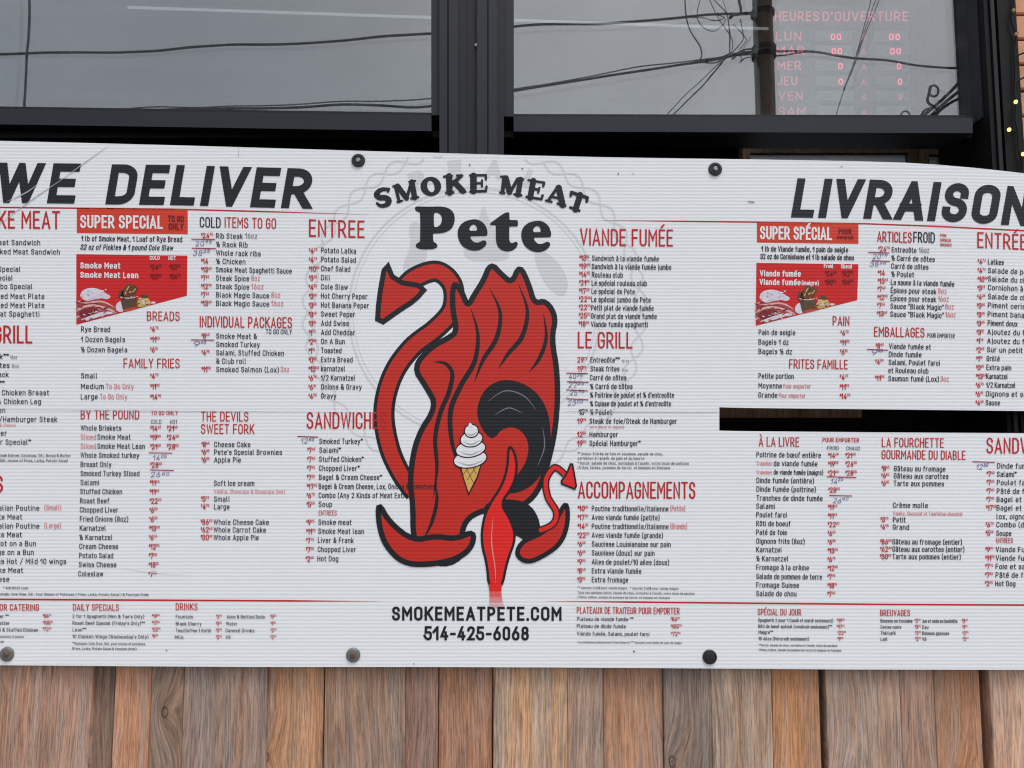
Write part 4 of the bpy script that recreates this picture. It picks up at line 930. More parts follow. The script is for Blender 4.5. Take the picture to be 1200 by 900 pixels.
section([('SANDWICHES', 359.6, 502.4, 19.5, 453, .115, RD)],
    [('Smoked Turkey*', 374.2, 520.2, 425), ('Salami*', 374.2, 530.6, 399.4), ('Stuffed Chicken*', 374, 541.2, 426), ('Chopped Liver*', 373.8, 551.8, 421.4), ('Bagel & Cream Cheese*', 373.8, 562.4, 447.4), ('Bagel & Cream Cheese, Lox, Onions & Tomatoes*', 373.6, 573, 512), ('Combo (Any 2 Kinds of Meat Extra)', 373.6, 583.6, 481), ('Soup', 373.4, 594, 389.2), ('ENTREES', 373.6, 604, 394.4, RD, 6), ('Smoke meat', 373.2, 615, 412), ('Smoke Meat lean', 373, 625.6, 426.4), ('Liver & Frank', 372.6, 636.2, 414.4), ('Chopped Liver', 372.4, 647, 417), ('Hot Dog', 372, 657.8, 396.4)],
    rows((360, 359.6), 531, 562.8, ['$7.65', '$7.65', '$7.65', '$7.65']) + [(359.4, 573.4, '$17.90'), (359.4, 584, '$6.75'), (359.2, 594.4, '$5.50')] + rows((359, 358.2), 615.4, 658.2, ['$9.95', '$11.95', '$7.75', '$7.55', '$2.65']))
LINES += [(348.4, 511.4, 373, 512.2)]; HW += [(352.4, 520, '12.85', 368)]
section([('DAILY SPECIALS', 85.5, 715.6, 8, 139.2, .13, RD)], [("2 for 1 Spaghetti (Mon & Tue's Only)", 85, 724.3, 169), ("Roast Beef Special (Friday's Only)**", 85, 732.2, 169.6), ('Lean**', 85, 740, 101), ("10 Chicken Wings (Wednesday's Only)", 85, 748, 174)], [(178, 724.3, '$19.00'), (178, 732.2, '$17.00'), (178, 740, '$22.00'), (178, 748, '$9.00')],
        notes=[('**Includes: Cole Slaw, Dill, your choice of potatoes', 85, 755.8, 170, 3.8), ('(Fries, Latka, Potato Salad & fountain drink)', 84.4, 761.6, 160, 3.8)], cap=4.4, pcap=4.8)
section([('DRINKS', 206, 715.2, 8.4, 231.4, .13, RD)], [('Fountain', 206, 724.8, 226), ('Black Cherry', 206, 733, 236), ('Tea/Coffee 1 Refill', 206, 741, 247.6), ('Milk', 205, 749, 215), ('Juice & Bottled Soda', 265.4, 724.8, 310), ('Water', 265, 733, 278), ('Canned Drinks', 264.4, 741, 298), ('V8', 264.4, 749, 270)], [(253, 724.8, '$2.00'), (253, 733, '$3.25'), (253, 741, '$2.00'), (253, 749, '$2.25'), (316.8, 724.8, '$3.25'), (317, 733, '$1.00'), (317, 741, '$2.25'), (316.8, 749, '$2.25')], cap=4.4, pcap=4.8)
# middle (French)
section([('VIANDE FUMÉE', 680, 287.4, 20, 788.4, .115, RD)], [(t, 694 - .17 * i, 305.6 + 9.68 * i, x1) for i, (t, x1) in enumerate((('Sandwich à la viande fumée', 772), ('Sandwich à la viande fumée jumbo', 786.6), ('Rouleau club', 729.8), ('Le spécial rouleau club', 758), ('Le spécial de Pete', 743.8), ('Le spécial jumbo de Pete', 762.6), ('Petit plat de viande fumée', 766), ('Grand plat de viande fumée', 769.6), ('Viande fumée spaghetti', 759)))], rows((679, 678.2), 305.4, 382.6, ['$13.10', '$19.90', '$14.95', '$21.95', '$17.25', '$22.45', '$22.75', '$25.95', '$18.65']))
section([('LE GRILL', 677.4, 408, 19.4, 741, .115, RD)], [('Entrecôte**', 692, 424.8, 726), ('16 oz', 729, 424.6, 737, GY, 3.6), ('Steak frites', 692, 435.2, 725.8), ('8 oz', 729, 435.2, 736, GY, 3.6), ('Carré de côtes', 691.4, 445.6, 734), ('½ Carré de côtes', 691.8, 456, 741.2), ("¼ Poitrine de poulet et ¼ d'entrecôte", 691.8, 466, 789.8), ("¼ Cuisse de poulet et ¼ d'entrecôte", 691.8, 476.2, 786.4), ('½ Poulet', 691.8, 486, 717.2), ('Steak de foie/Steak de Hamburger', 691, 496.6, 793.4), ('servi sauce et oignons', 691, 502, 731.6, PK, 3.8), ('Hamburger', 691, 512.2, 724.2), ('Spécial Hamburger*', 690.8, 522.6, 750.6)],
        [(676.8, 424.8, '29.75'), (677, 435.2, '19.95'), (678.4, 486, '15.00', B_), (676.8, 496.6, '19.95'), (676.6, 512.2, '12.55'), (676.6, 522.6, '19.95')],
        [('** Inclut: Entrée de foie et saucisse, salade de chou,', 677, 533.4, 777, 4), ("cornichon à l'aneth, du pain et du beurre", 677, 538.6, 755, 4), ("* Inclut: salade de chou, cornichon à l'aneth, votre choix de patates", 677, 544.4, 807, 4), ('(frites, latkes, pommes de terre)  et boisson en fontaine', 677, 549.6, 785.4, 4)])
LINES += [(663.6, 437.2, 689, 437.8), (664.6, 447.2, 690, 448), (663.6, 456.8, 689, 458), (664, 467.2, 689.6, 468.6)]; HW += [(666.6, 444.4, '40.25', 682.6), (666, 454, '27.20', 684), (668, 463.2, '25.90', 684), (665, 475.6, '23.00', 683)]
section([('ACCOMPAGNEMENTS', 677.6, 584, 20, 814.6, .115, RD)], [('Poutine traditionelle/italienne', 693.6, 599, 783.4), ('(Petite)', 785.6, 599, 803, PK), ('Avec viande fumée (petite)', 693.6, 609.4, 773), ('Poutine traditionelle/italienne', 693.6, 619.8, 783.4), ('(Grande)', 785.6, 619.8, 805.2, PK), ('Avec viande fumée (grande)', 693.6, 630.2, 777), ('Saucisse Louisianaise sur pain', 693.6, 640.6, 786), ('Saucisse (doux) sur pain', 693.6, 651, 767), ('Ailes de poulet/10 ailes (doux)', 693.6, 661.6, 784.2), ('Extra viande fumée', 693.6, 672, 751.4), ('Extra fromage', 693.6, 682.4, 736.2)],
        rows((677, 676.6), 599, 682.6, ['$10.05', '$17.95', '$14.05', '$22.25', '$6.65', '$6.65', '$9.95', '$8.45', '$3.95']),
        [('** Ajoutez 3.60$ pour viande maigre   * Ajoutez 3.60$ pour viande maigre', 677, 690.2, 795, 3.4), ("Tous nos spéciaux inclut: Salade de chou, cornichon à l'aneth, votre choix de patates", 677, 695.8, 814, 3.4), ('(frites, latkes, salade de pommes de terre), et boisson en fontaine', 677, 701, 785, 3.4)])
section([('PLATEAUX DE TRAITEUR POUR EMPORTER', 676, 719, 8, 796.4, .13, RD)], [('Plateau de viande fumée **', 676.2, 727.6, 742.4), ('Plateau de dinde fumée', 676, 736, 733.4), ('Viande fumée, Salami, poulet farci', 676.2, 744.8, 761)], [(786, 728, '$86.00'), (786, 736.6, '$105.00'), (786.6, 745.4, '$72.00')], [('Les plateaux comprennent 8 portions et *** incluent une miche de pain de seigle', 677, 753.8, 799, 3.2)], cap=4.8, pcap=5.2)
# right (French)
section([('PAIN', 976, 381.6, 11.4, 995.4, .12, RD)], [('Pain de seigle', 889.2, 392.4, 932), ('Bagels 1 dz', 889, 403.8, 924.2), ('Bagels ½ dz', 889, 414.8, 928.2)], [(985, 393.4, '$4.75'), (984.8, 404.6, '$11.95'), (984.6, 415.6, '$6.15')])
section([('FRITES FAMILLE', 925, 432, 11.2, 993.4, .12, RD)], [('Petite portion', 889, 443.6, 930.2), ('Moyenne', 889, 455, 916.4), ('Pour emporter', 918.2, 455, 950, PK, 5.4), ('Grande', 888.8, 466, 911), ('Pour emporter', 913, 466, 944, PK, 5.4)], [(984.4, 445.2, '$4.75'), (984.2, 456.6, '$11.95'), (984, 467.6, '$14.95')])
section([('ARTICLES', 1028.2, 283.4, 12.6, 1068.4, .12, RD), ('FROID', 1070.6, 284, 12.6, 1095.4, .12, B_), ('POUR', 1102, 277.4, 3.6, 1109, .14, RD), ('EMPORTER', 1102, 283, 3.6, 1114.6, .14, RD), ('SEULEMENT', 1102, 288.4, 3.6, 1115.4, .14, RD)],
    [('Entrecôte', 1045.2, 295.6, 1074), ('16oz', 1077, 296, 1089, GY), ('½ Carré de côtes', 1045, 305.4, 1095.4), ('Carré de côtes', 1044.6, 314.8, 1088), ('½ Poulet', 1044.8, 324.2, 1071.4), ('La sauce à la viande fumée', 1044.2, 333.8, 1118.4), ('Épices pour steak', 1044, 343.4, 1097.2), ('8oz', 1099.4, 344, 1109.4, PK), ('Épices pour steak', 1043.8, 352.6, 1097), ('16oz', 1099.4, 353, 1112, PK), ('Sauce "Black Magic"', 1043.6, 361.8, 1106), ('8oz', 1107.8, 362.2, 1118, PK), ('Sauce "Black Magic"', 1043.4, 371.2, 1106), ('16oz', 1108, 371.6, 1120, PK)],
    [(1029.4, 294.8, '$24.75')] + rows((1029, 1027.8), 322.8, 370.6, ['$14.', '$13.65', '$7.65', '$12.95', '$7.65', '$13.65']), pcap=6.5)
LINES += [(1017.6, 295.6, 1042.4, 296.4), (1022, 305.4, 1043, 306.2)]; HW += [(1022.4, 303.4, '20.95', 1040), (1019.6, 312.4, '38.25', 1038)]
section([('EMBALLAGES', 1024.6, 394.4, 11.6, 1083.4, .12, RD), ('POUR EMPORTER', 1087, 395.6, 5.2, 1119, .12, B_)], [('Viande fumée et', 1042, 408.8, 1091), ('Dinde fumée', 1041.8, 418.2, 1080), ('Salami, Poulet farci', 1041.6, 427.6, 1101.4), ('et Rouleau club', 1041.2, 437, 1088), ('Saumon fumé (Lox)', 1041.2, 446.6, 1100.4), ('3oz', 1102.4, 447, 1112, PK)], [(1026.4, 408.4, '$8.60'), (1026, 427, '$4.95'), (1025.6, 446, '$11.95')], pcap=6.5)
LINES += [(1016, 409.2, 1041, 410.4)]; HW += [(1021, 415.8, '9.65', 1034)]
section([('ENTRÉE', 1145.6, 290.4, 18.5, 1203, .115, RD)], [('Latkes', 1158, 309.8, 1176.2), ('Salade de pommes de terre', 1158, 320), ('Salade du chef', 1158, 329.8), ("Cornichon à l'aneth", 1158, 340), ('Salade de chou', 1158, 350.4), ('Piment cerise fort', 1157.8, 360.8), ('Piment banane fort', 1157.6, 371.2), ('Piment doux', 1157.6, 381.6, 1192.4), ('Ajoutez du fromage suisse', 1157.2, 392), ('Ajoutez du fromage cheddar', 1157, 402.4), ('Sur un petit pain', 1156.8, 412.8), ('Grillé', 1156.4, 423.2, 1171.6), ('Extra pain', 1156.2, 433.6, 1185), ('Karnatzel', 1156, 444, 1181), ('1/2 Karnatzel', 1156, 454.2, 1190), ('Oignons et sauce', 1155.4, 464.6), ('Sauce', 1155.2, 475, 1172)],
    rows((1146, 1143.4), 309.6, 475.2, ['$4.76', '$4.76', '$10.00', '$3.25', '$4.25', '$3.65', '$3.65', '$3.65', '$3.15', '$1.75', '$2.65', '$1.15', '$0.85', '$13.50', '$6.75', '$6.15', '$4.55']), ik=.96, pcap=6.5)
section([('À LA LIVRE', 889.4, 523.2, 11.2, 936.4, .12, RD), ('POUR EMPORTER', 964, 518, 5.2, 1006.8, .17, RD), ('FROID', 969.4, 527.2, 4.6, 983, .12, B_), ('CHAUD', 992, 527.6, 4.6, 1007.8, .12, B_)],
    [('Poitrine de bœuf entière', 886.6, 535.8, 962), ('Tranches', 886.6, 545.4, 904.6, PK, 5), ('de viande fumée', 906.8, 546.2, 958), ('Tranches', 886.4, 555.8, 904.4, PK, 5), ('de viande fumée (maigre)', 906.8, 556.2, 964.6, B_, 6), ('Dinde fumée (entière)', 886.6, 566, 954), ('Dinde fumée (poitrine)', 886.6, 576.2, 956.2), ('Tranches de dinde fumée', 886.6, 586.6, 964), ('Salami', 886.4, 596.2, 908), ('Poulet farci', 886.4, 606.2, 922), ('Rôti de boeuf', 886.4, 616.6, 926.4), ('Paté de foie', 886.4, 626.8, 922.2), ('Oignons frits (8oz)', 886.4, 637.2, 943), ('Karnatzel', 886.4, 647.2, 916.4), ('½ Karnatzel', 886.4, 657.6, 924), ('Fromage à la crème', 886.4, 668, 948), ('Salade de pommes de terre', 886.4, 678.6, 963.4), ('Fromage Suisse', 886.4, 688.6, 936.4), ('Salade de chou', 886.4, 698.6, 933.4)],
    [(970.6, 536.8, '$14.60'), (990.8, 536.8, '$21.60'), (970.6, 546.8, '$19.95'), (990.8, 546.8, '$24.50'), (970.6, 557.4, '$21.60'), (990.8, 557.4, '$28.00'), (970.8, 577.4, '$28.50')] + rows((970.4, 969.6), 597.4, 699.6, ['$11.45', '$11.45', '$22.20', '$6.55', '$6.55', '$13.95', '$6.75', '$12.95', '$7.95', '$18.15', '$7.95']), pcap=6.5)
LINES += [(969, 558.6, 1003.6, 559.6), (971.6, 580.6, 998.6, 581.2)]; HW += [(973, 567, '14.25', 988), (976, 589.6, '26.60', 994)]
section([('LA FOURCHETTE', 1033.6, 524, 11.2, 1106, .12, RD), ('GOURMANDE DU DIABLE', 1033.4, 538, 10.8, 1131.4, .12, RD)], [('Gâteau au fromage', 1047.8, 552.2, 1108), ('Gâteau aux carottes', 1047.6, 560.8, 1111.4), ('Tarte aux pommes', 1047.4, 569.6, 1106.2), ('Crème molle', 1046.6, 595.2, 1087.4), ('Vanille, Chocolat et Tourbillon chocolat', 1046.8, 604, 1128, PK, 4.8), ('Petit', 1046.6, 612.2, 1061.4), ('Grand', 1046.4, 620.8, 1065.4), ('Gâteau au fromage (entier)', 1046, 638, 1127.4), ('Gâteau aux carottes (entier)', 1046, 646.6, 1130.2), ('Tarte aux pommes (entier)', 1046, 655.4, 1126)],
    [(1033.2, 552, '$8.65'), (1033, 560.6, '$6.85'), (1033, 569.4, '$6.85'), (1032, 612, '$3.75'), (1032, 620.6, '$4.95'), (1031.6, 638, '$86.50'), (1031.6, 646.6, '$62.40'), (1031.4, 655.4, '$30.00')], pcap=6.5)
section([('SANDWICHES', 1156.4, 531.4, 18.6, 1249, .115, RD)], [('Dinde fumée*', 1168.6, 549), ('Salami*', 1168.4, 558.8, 1191.4), ('Poulet farci*', 1168.4, 568.6), ('Pâté de foie*', 1168.2, 578.6), ('Bagel et fromage à la crème*', 1168, 588.4), ('Bagel et fromage à la crème,', 1168, 598.2), ('lox, oignons, tomates*', 1168, 608.4), ('Combo (deux sortes de viande)', 1167.8, 618), ('Soupe', 1167.6, 628, 1185.4), ('ENTREES', 1167.6, 636.4, 1187, RD, 6.2), ('Viande Fumée', 1167, 647), ('Viande fumée maigre', 1167, 657), ('Foie et saucisse', 1166.8, 667), ('Pâté de foie', 1166.8, 677), ('Hot Dog', 1166.6, 687, 1190)],
    rows((1156.4, 1156), 558.6, 588.4, ['$7.65', '$7.65', '$7.65', '$7.65']) + [(1155.6, 598.2, '$17.90'), (1155.4, 618, '$6.75'), (1155.2, 628, '$5.50')] + rows((1155, 1154.4), 647, 687, ['$9.95', '$11.95', '$7.75', '$7.55', '$2.65']), pcap=6.5, ik=.96)
LINES += [(1139.6, 541, 1166, 541.8)]; HW += [(1144, 550.4, '12.85', 1158)]
section([('SPÉCIAL DU JOUR', 888, 721, 7.6, 939, .13, RD)], [('Spaghetti 2 pour 1 (lundi et mardi seulement)', 888.6, 728.8, 976.4), ('Rôti de bœuf spécial (vendredi seulement)**', 888.6, 736, 975), ('Maigre**', 889, 743, 906), ('10 Ailes (Mercredi seulement)', 889, 750.4, 948)], [(981, 729.4, '$19.00'), (981, 736.6, '$17.00'), (981.6, 743.8, '$22.00'), (981.6, 750.8, '$9.00')],
        [("**Inclut: salade de chou, cornichon à l'aneth, choix de patates", 889.4, 757.4, 981, 3.4), ('(frites, latkes, salade de pommes de terre) et boisson en fontaine', 889.4, 763, 986, 3.4)], cap=4.3, pcap=4.7)
section([('BREUVAGES', 1031.6, 722, 7.6, 1066.4, .13, RD)], [('Boisson en fontaine', 1032, 729.6, 1069.4), ('Cerise noire', 1032, 736.8, 1056.2), ('Thé/café', 1032.2, 744, 1049.6), ('Lait', 1032, 751, 1040), ('Jus et soda en bouteille', 1080.8, 729.8, 1122), ('Eau', 1081, 737, 1088), ('Boisson gazeuse', 1081, 744.2, 1112.2), ('V8', 1081, 751, 1085.6)], [(1072, 729.6, '$2.00'), (1072.2, 736.8, '$3.25'), (1072.6, 744, '$2.00'), (1072.6, 751, '$2.25'), (1127.4, 729.8, '$3.25'), (1127.8, 737, '$1.00'), (1128, 744.2, '$2.25'), (1128.2, 751, '$2.25')], cap=4.3, pcap=4.7)

# handwriting over struck-out prices
rnd = random.Random(3)
for x0, b, s, x1 in HW:
    mb = MB(); a, c = s.split('.'); w = (x1 - x0); sl = rnd.uniform(.05, .25)
    text(mb, a, x0, b, 6.4, M['pen'], x1=x0 + w * .52, w=.11, slant=sl, off=LY['text'], rot=rnd.uniform(-.06, .04)); text(mb, c, x0 + w * .6, b - 2.6 - rnd.uniform(0, 1), 4.0, M['pen'], x1=x1, w=.15, slant=sl, off=LY['text'], rot=rnd.uniform(-.1, .1))
    mb.build('handwritten_price', board)
for xa, ya, xb, yb in LINES:
    mb = MB()
    for i in range(6):
        t0, t1 = i / 6, (i + 1) / 6
        p, q = (xa + (xb - xa) * t0, ya + (yb - ya) * t0), (xa + (xb - xa) * t1, ya + (yb - ya) * t1)
        mb.face([sp(p[0], p[1] + .55, LY['text'] + .0003), sp(q[0], q[1] + .55, LY['text'] + .0003), sp(q[0], q[1] - .55, LY['text'] + .0003), sp(p[0], p[1] - .55, LY['text'] + .0003)], M['strike'])
    mb.build('price_tape_edge', board)

# scuffs, crease sheen and fold lines painted as strokes, puncture holes of the sheet
for P, w, m in (([(0, 262), (40, 232), (70, 212), (100, 190), (128, 170)], [.3, 1.0, .6, .9, .2], 'cream'), ([(8, 236), (30, 226), (44, 216)], [.3, 1.4, .3], 'cream'), ([(140, 664), (168, 669), (196, 672), (222, 673)], [.2, 1.1, .8, .2], 'white'), ([(660, 482), (720, 482.6), (842, 483)], [.2, .9, .6], 'cream'), ([(1, 480), (120, 481), (240, 482), (440, 483)], [.3, .6, .6, .2], 'cream'), ([(876, 236), (884, 237)], [.6, 1.6], 'grey'), ([(984, 196), (988, 194)], [.6, 1.0], 'cream'), ([(280, 172), (279, 184)], [.3, .8], 'cream')):
    mb = MB(); stroke(mb, P, w, M[m], .0014, cap_=False); mb.build('scuff_sheen', board)
for x, y, r in ((550.5, 193.2, .9), (612, 197.6, .9), (724.6, 203.6, .8), (195, 762, .8), (743, 763.5, 1.0), (742, 203.6, .6), (485, 778, .7)):
    mb = MB(); blob(mb, ell(x, y, r, r, 0, 10), M['hole'], .0016, smooth=0); mb.build('puncture_hole', board)

# screws with their washers
def bolt(px, py, kind):
    c = sp(px, py, 0.0); s = 1.987e-3
    w = MB(); R_ = 8.2 * s
    if kind == 'black': prof = [(R_, 0), (R_, .0022), (R_ * .9, .0040), (R_ * .66, .0044), (R_ * .60, .0026)]; m = M['rubber']
    elif kind == 'cap': prof = [(R_, 0), (R_, .002), (R_ * .93, .0036), (R_ * .80, .0040), (R_ * .78, .0030), (R_ * .5, .0042), (R_ * .2, .0044)]; m = M['rubber']
    else: prof = [(R_, 0), (R_ * .98, .0025), (R_ * .80, .0042), (R_ * .42, .0048)]; m = M['zinc']
    w.lathe(c, prof, m, 36); b = w.build('bolt', board, smooth=False)
    if kind != 'cap':
        h = MB(); h.lathe((c.x, c.y - (.0024 if kind == 'black' else .0046), c.z), [(R_ * .36, 0), (R_ * .36, .003), (R_ * .26, .0042)], M['steel'] if kind == 'black' else M['rust'], 6 if kind == 'black' else 14)
        h.build('screw_head', b)
for a in ((420, 188.2, 'black'), (838, 198.4, 'black'), (8.5, 766.4, 'zinc'), (414, 767.4, 'zinc'), (831.6, 769.8, 'cap')): bolt(*a)

# ================================================================== behind the glass
YI = .30
led = empty('opening_hours_sign', tuple(at(985, 150, YI)), 'red lettered French opening hours display glowing behind the right window', 'led sign')
mb = MB(); bar(mb, [(903, 6), (1069, 7), (1071, 158), (904, 158)], YI + .012, YI + .03, M['ledpanel']); mb.build('panel', led)
ip = lambda px, py, o: at(px, py, YI - o * .5)
mb = MB(); text(mb, 'HEURES', 907.5, 24.6, 11.4, M['led'], x1=960, w=.15, off=0, place=ip, seg=4); text(mb, "D'OUVERTURE", 964, 24.8, 11.4, M['led'], x1=1064.5, w=.15, off=0, place=ip, seg=4); mb.build('title_lettering', led)
rowsl = [('LUN', 909, 47.6, 939.4, 'led'), ('MAR', 909.6, 64.4, 943, 'led'), ('MER', 911, 82, 939, 'led'), ('JEU', 911, 100, 934.4, 'led'), ('VEN', 912, 117.6, 940.6, 'led3'), ('SAM', 912, 135.6, 944.4, 'led3'), ('DIM', 912.4, 153.4, 938, 'led3')]
dg = [(('00', 973.4, 986), ('00', 1041.6, 1055)), (('00', 974.4, 987), ('00', 1043, 1056)), (('0', 982, 988), ('0', 1051, 1056.4)), (('0', 982.4, 988.4), ('0', 1052, 1057.4)), ((), ('0', 1053, 1058)), ((), ()), ((), ())]
for i, (t, x0, b, x1, m) in enumerate(rowsl):
    mb = MB(); text(mb, t, x0, b, 10.6, M[m], x1=x1, w=.14, off=0, place=ip, seg=4)
    text(mb, 'A', 1008.4 + i * .2, b, 7.5, M['led3'], x1=1015.6 + i * .2, w=.14, off=0, place=ip); r = mb.build('day_row', led)
    for (xa, xb), d in zip(((955 + i * .5, 998.6 + i * .5), (1024.4 + i * .5, 1065.4 + i * .3)), dg[i]):
        w_ = MB(); bar(w_, [(xa, b - 11.4), (xb, b - 11.2), (xb, b + .9), (xa, b + .7)], YI + .004, YI + .0115, M['ledwin']); w_.build('digit_window', r)
        if d:
            w_ = MB(); text(w_, d[0], d[1], b - .6, 7.6, M['led2'] if i < 4 else M['led3'], x1=d[2], w=.2, off=.0, place=lambda px, py, o: at(px, py, YI + .001 - o)); w_.build('digits', r)

# glowing strip added inside to draw the pale streak in the glass
def streak(xa, ya, xb, yb, Y, r, label):
    a, b = at(xa, ya, Y), at(xb, yb, Y)
    t = empty('glow_strip', tuple(a), label, 'streak')
    m_ = MB(); m_.tube([a, a.lerp(b, .5), b], r, M['tube'], 10); m_.build('tube', t)
    m_ = MB(); d = Vector((0, 0, r * 2.2)); m_.tube([a + d, b + d], r * 1.2, M['frame'], 8); m_.build('strip_backing', t)
streak(150, 8.5, 1000, 37, 1.6, .0062, 'long thin white glowing strip high behind the window glass')

# framed back window, daylight painted as pale panels, and loose timber in the dark opening
def framed(name, pts, y, label, cat):
    (x0, y0), (x1, y1) = pts; m_ = MB(); a, b = at(x0, y0, y), at(x1, y1, y); t = .022
    o = empty(name, (a.x, y, b.z), label, cat)
    for q in (((a.x, b.z), (a.x + t, a.z)), ((b.x - t, b.z), (b.x, a.z)), ((a.x + t, a.z - t), (b.x - t, a.z)), ((a.x + t, b.z), (b.x - t, b.z + t))): m_.box((q[0][0], y, q[0][1]), (q[1][0], y + .04, q[1][1]), M['brownwood'])
    m_.build('frame', o); p = MB(); p.box((a.x + t + .001, y + .015, b.z + t + .001), (b.x - t - .001, y + .03, a.z - t - .001), M['greypane']); p.build('pane', o)
framed('framed_window', ((1079, 172), (1127, 300)), .30, 'narrow brown framed back window with a pale panel as daylit pane, nearest the corner trim', 'board')
framed('framed_window', ((870, 170), (1079, 300)), .34, 'wide brown framed back window with a pale panel as daylit pane, above the French headline', 'board')
m_ = MB(); a = at(845, 478, .26)
m_.box((a.x - .02, .26, at(900, 489.5, .26).z), (at(1010, 480, .26).x, .30, at(900, 470, .26).z), M['brownwood']); tag(m_.build('timber_shelf', None, (a.x, .28, a.z)), 'brown timber shelf edge showing inside the long slot of the sign', 'shelf')
m_ = MB(); m_.tube([at(1154, 499, .2), at(1172, 491, .2), at(1192, 482, .2)], .0045, M['zinc'], 8); tag(m_.build('metal_rod', None, tuple(at(1154, 499, .2))), 'thin grey metal rod leaning inside the right end of the slot', 'rod')

# ================================================================== fairy lights on the corner
YL = .05
root = empty('string_lights', tuple(at(1190, 200, YL)), 'string of small yellow fairy lights on dark wire down the brick corner', 'fairy lights')
wp = [(1192, -60), (1188, -20), (1187, 6), (1184, 22), (1190, 42), (1188, 62), (1189, 88), (1188, 108), (1190, 122), (1189, 140), (1192, 156), (1193, 176), (1197, 192), (1196, 215), (1199, 240)]
mb = MB(); mb.tube([at(x + 1, y, YL) for x, y in [(p[0], p[1]) for p in catmull(wp, 4)]], .0026, M['cable'], 6)
mb.tube([at(x, y, YL) for x, y in catmull([(1190, 66), (1200, 62), (1215, 58)], 4)], .0022, M['cable'], 6); mb.tube([at(x, y, YL) for x, y in catmull([(1190, 96), (1202, 90), (1216, 86)], 4)], .0022, M['cable'], 6)
mb.tube([at(x, y, YL) for x, y in ((1182.4, 152), (1187, 153.6), (1192, 156))], .002, M['cable'], 6)
mb.build('wire', root)
for x, y, on in ((1187.6, 12.5, 0), (1190.6, 40.5, 0), (1190.4, 119.4, 1), (1182.6, 152, 1), (1199, 180.6, 1), (1186, -30, 1)):
    c = at(x, y, YL - .004); m_ = MB(); n = 10; prof = [(.0001, -.0048), (.0026, -.004), (.0042, -.0015), (.0044, .0012), (.0030, .0038), (.0010, .0048)]
    m_.lathe(c, prof, M['bulb_on'] if on else M['bulb_off'], n, axis='z'); b = m_.build('bulb', root); b['label'] = 'lit yellow bulb' if on else 'unlit bulb'
    m_ = MB(); m_.tube([c + Vector((0, .003, .003)), c + Vector((.006, .004, .007))], .0028, M['cable'], 6); m_.build('socket', b)

# ================================================================== across the street: what the window glass mirrors
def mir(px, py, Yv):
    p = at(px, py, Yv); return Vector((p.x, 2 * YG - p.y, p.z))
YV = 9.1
pa, pb = mir(893.5, 0, YV), mir(895, 137, YV)
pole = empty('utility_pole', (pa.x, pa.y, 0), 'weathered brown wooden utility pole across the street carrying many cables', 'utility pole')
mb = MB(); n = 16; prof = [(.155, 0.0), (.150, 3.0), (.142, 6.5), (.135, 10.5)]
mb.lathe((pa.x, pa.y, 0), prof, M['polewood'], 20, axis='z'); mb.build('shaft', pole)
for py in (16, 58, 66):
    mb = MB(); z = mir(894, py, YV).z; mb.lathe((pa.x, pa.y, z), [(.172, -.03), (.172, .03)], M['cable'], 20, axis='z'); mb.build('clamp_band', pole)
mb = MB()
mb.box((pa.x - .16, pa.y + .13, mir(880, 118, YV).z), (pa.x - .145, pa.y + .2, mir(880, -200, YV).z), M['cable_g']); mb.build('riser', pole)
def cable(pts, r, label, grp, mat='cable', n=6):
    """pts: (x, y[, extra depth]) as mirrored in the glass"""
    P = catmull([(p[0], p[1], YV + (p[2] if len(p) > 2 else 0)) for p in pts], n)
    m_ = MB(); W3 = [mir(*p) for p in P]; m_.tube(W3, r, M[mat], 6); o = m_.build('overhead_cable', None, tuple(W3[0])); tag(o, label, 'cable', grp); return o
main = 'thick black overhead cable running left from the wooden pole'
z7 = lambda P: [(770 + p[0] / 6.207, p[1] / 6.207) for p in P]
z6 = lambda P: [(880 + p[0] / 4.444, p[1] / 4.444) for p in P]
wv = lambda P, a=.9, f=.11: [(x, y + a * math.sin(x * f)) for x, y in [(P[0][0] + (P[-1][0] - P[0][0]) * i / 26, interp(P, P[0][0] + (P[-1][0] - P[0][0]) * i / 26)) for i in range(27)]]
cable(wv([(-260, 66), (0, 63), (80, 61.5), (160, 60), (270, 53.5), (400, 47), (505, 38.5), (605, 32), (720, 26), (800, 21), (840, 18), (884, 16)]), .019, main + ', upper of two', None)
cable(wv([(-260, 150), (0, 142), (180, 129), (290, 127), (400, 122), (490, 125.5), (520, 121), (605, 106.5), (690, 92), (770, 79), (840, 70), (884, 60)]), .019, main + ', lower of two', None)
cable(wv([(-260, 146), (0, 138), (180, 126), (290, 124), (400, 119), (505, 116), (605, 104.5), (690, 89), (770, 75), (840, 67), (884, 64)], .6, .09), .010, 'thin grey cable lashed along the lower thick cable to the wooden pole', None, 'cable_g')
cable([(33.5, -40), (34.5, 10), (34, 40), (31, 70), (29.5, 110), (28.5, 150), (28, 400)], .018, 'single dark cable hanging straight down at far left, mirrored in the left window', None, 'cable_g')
G1 = 'loose thin cables looping beside the pole'; L1 = 'thin black loose cable looping beside the wooden pole, mirrored in the window'
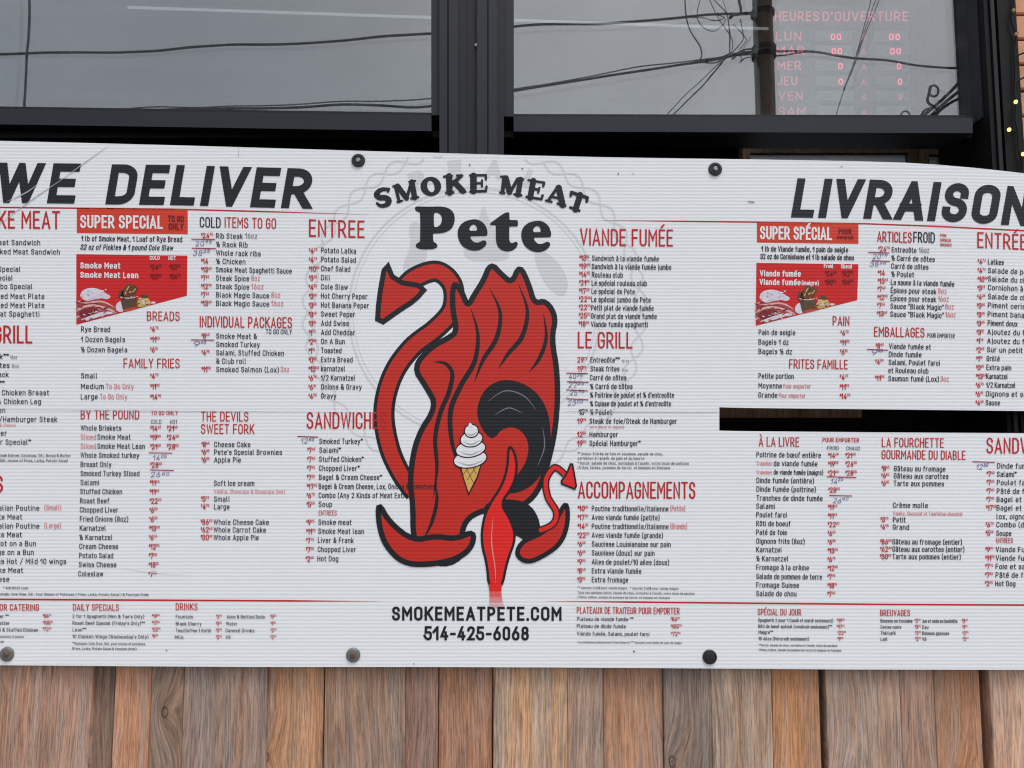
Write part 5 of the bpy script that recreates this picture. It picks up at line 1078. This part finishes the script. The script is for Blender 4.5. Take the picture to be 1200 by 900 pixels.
for P, r in ((z7([(520, 108), (430, 110), (490, 130), (490, 170), (440, 215), (400, 228), (340, 205), (295, 150), (290, 80), (310, 0), (330, -120)]), .006),
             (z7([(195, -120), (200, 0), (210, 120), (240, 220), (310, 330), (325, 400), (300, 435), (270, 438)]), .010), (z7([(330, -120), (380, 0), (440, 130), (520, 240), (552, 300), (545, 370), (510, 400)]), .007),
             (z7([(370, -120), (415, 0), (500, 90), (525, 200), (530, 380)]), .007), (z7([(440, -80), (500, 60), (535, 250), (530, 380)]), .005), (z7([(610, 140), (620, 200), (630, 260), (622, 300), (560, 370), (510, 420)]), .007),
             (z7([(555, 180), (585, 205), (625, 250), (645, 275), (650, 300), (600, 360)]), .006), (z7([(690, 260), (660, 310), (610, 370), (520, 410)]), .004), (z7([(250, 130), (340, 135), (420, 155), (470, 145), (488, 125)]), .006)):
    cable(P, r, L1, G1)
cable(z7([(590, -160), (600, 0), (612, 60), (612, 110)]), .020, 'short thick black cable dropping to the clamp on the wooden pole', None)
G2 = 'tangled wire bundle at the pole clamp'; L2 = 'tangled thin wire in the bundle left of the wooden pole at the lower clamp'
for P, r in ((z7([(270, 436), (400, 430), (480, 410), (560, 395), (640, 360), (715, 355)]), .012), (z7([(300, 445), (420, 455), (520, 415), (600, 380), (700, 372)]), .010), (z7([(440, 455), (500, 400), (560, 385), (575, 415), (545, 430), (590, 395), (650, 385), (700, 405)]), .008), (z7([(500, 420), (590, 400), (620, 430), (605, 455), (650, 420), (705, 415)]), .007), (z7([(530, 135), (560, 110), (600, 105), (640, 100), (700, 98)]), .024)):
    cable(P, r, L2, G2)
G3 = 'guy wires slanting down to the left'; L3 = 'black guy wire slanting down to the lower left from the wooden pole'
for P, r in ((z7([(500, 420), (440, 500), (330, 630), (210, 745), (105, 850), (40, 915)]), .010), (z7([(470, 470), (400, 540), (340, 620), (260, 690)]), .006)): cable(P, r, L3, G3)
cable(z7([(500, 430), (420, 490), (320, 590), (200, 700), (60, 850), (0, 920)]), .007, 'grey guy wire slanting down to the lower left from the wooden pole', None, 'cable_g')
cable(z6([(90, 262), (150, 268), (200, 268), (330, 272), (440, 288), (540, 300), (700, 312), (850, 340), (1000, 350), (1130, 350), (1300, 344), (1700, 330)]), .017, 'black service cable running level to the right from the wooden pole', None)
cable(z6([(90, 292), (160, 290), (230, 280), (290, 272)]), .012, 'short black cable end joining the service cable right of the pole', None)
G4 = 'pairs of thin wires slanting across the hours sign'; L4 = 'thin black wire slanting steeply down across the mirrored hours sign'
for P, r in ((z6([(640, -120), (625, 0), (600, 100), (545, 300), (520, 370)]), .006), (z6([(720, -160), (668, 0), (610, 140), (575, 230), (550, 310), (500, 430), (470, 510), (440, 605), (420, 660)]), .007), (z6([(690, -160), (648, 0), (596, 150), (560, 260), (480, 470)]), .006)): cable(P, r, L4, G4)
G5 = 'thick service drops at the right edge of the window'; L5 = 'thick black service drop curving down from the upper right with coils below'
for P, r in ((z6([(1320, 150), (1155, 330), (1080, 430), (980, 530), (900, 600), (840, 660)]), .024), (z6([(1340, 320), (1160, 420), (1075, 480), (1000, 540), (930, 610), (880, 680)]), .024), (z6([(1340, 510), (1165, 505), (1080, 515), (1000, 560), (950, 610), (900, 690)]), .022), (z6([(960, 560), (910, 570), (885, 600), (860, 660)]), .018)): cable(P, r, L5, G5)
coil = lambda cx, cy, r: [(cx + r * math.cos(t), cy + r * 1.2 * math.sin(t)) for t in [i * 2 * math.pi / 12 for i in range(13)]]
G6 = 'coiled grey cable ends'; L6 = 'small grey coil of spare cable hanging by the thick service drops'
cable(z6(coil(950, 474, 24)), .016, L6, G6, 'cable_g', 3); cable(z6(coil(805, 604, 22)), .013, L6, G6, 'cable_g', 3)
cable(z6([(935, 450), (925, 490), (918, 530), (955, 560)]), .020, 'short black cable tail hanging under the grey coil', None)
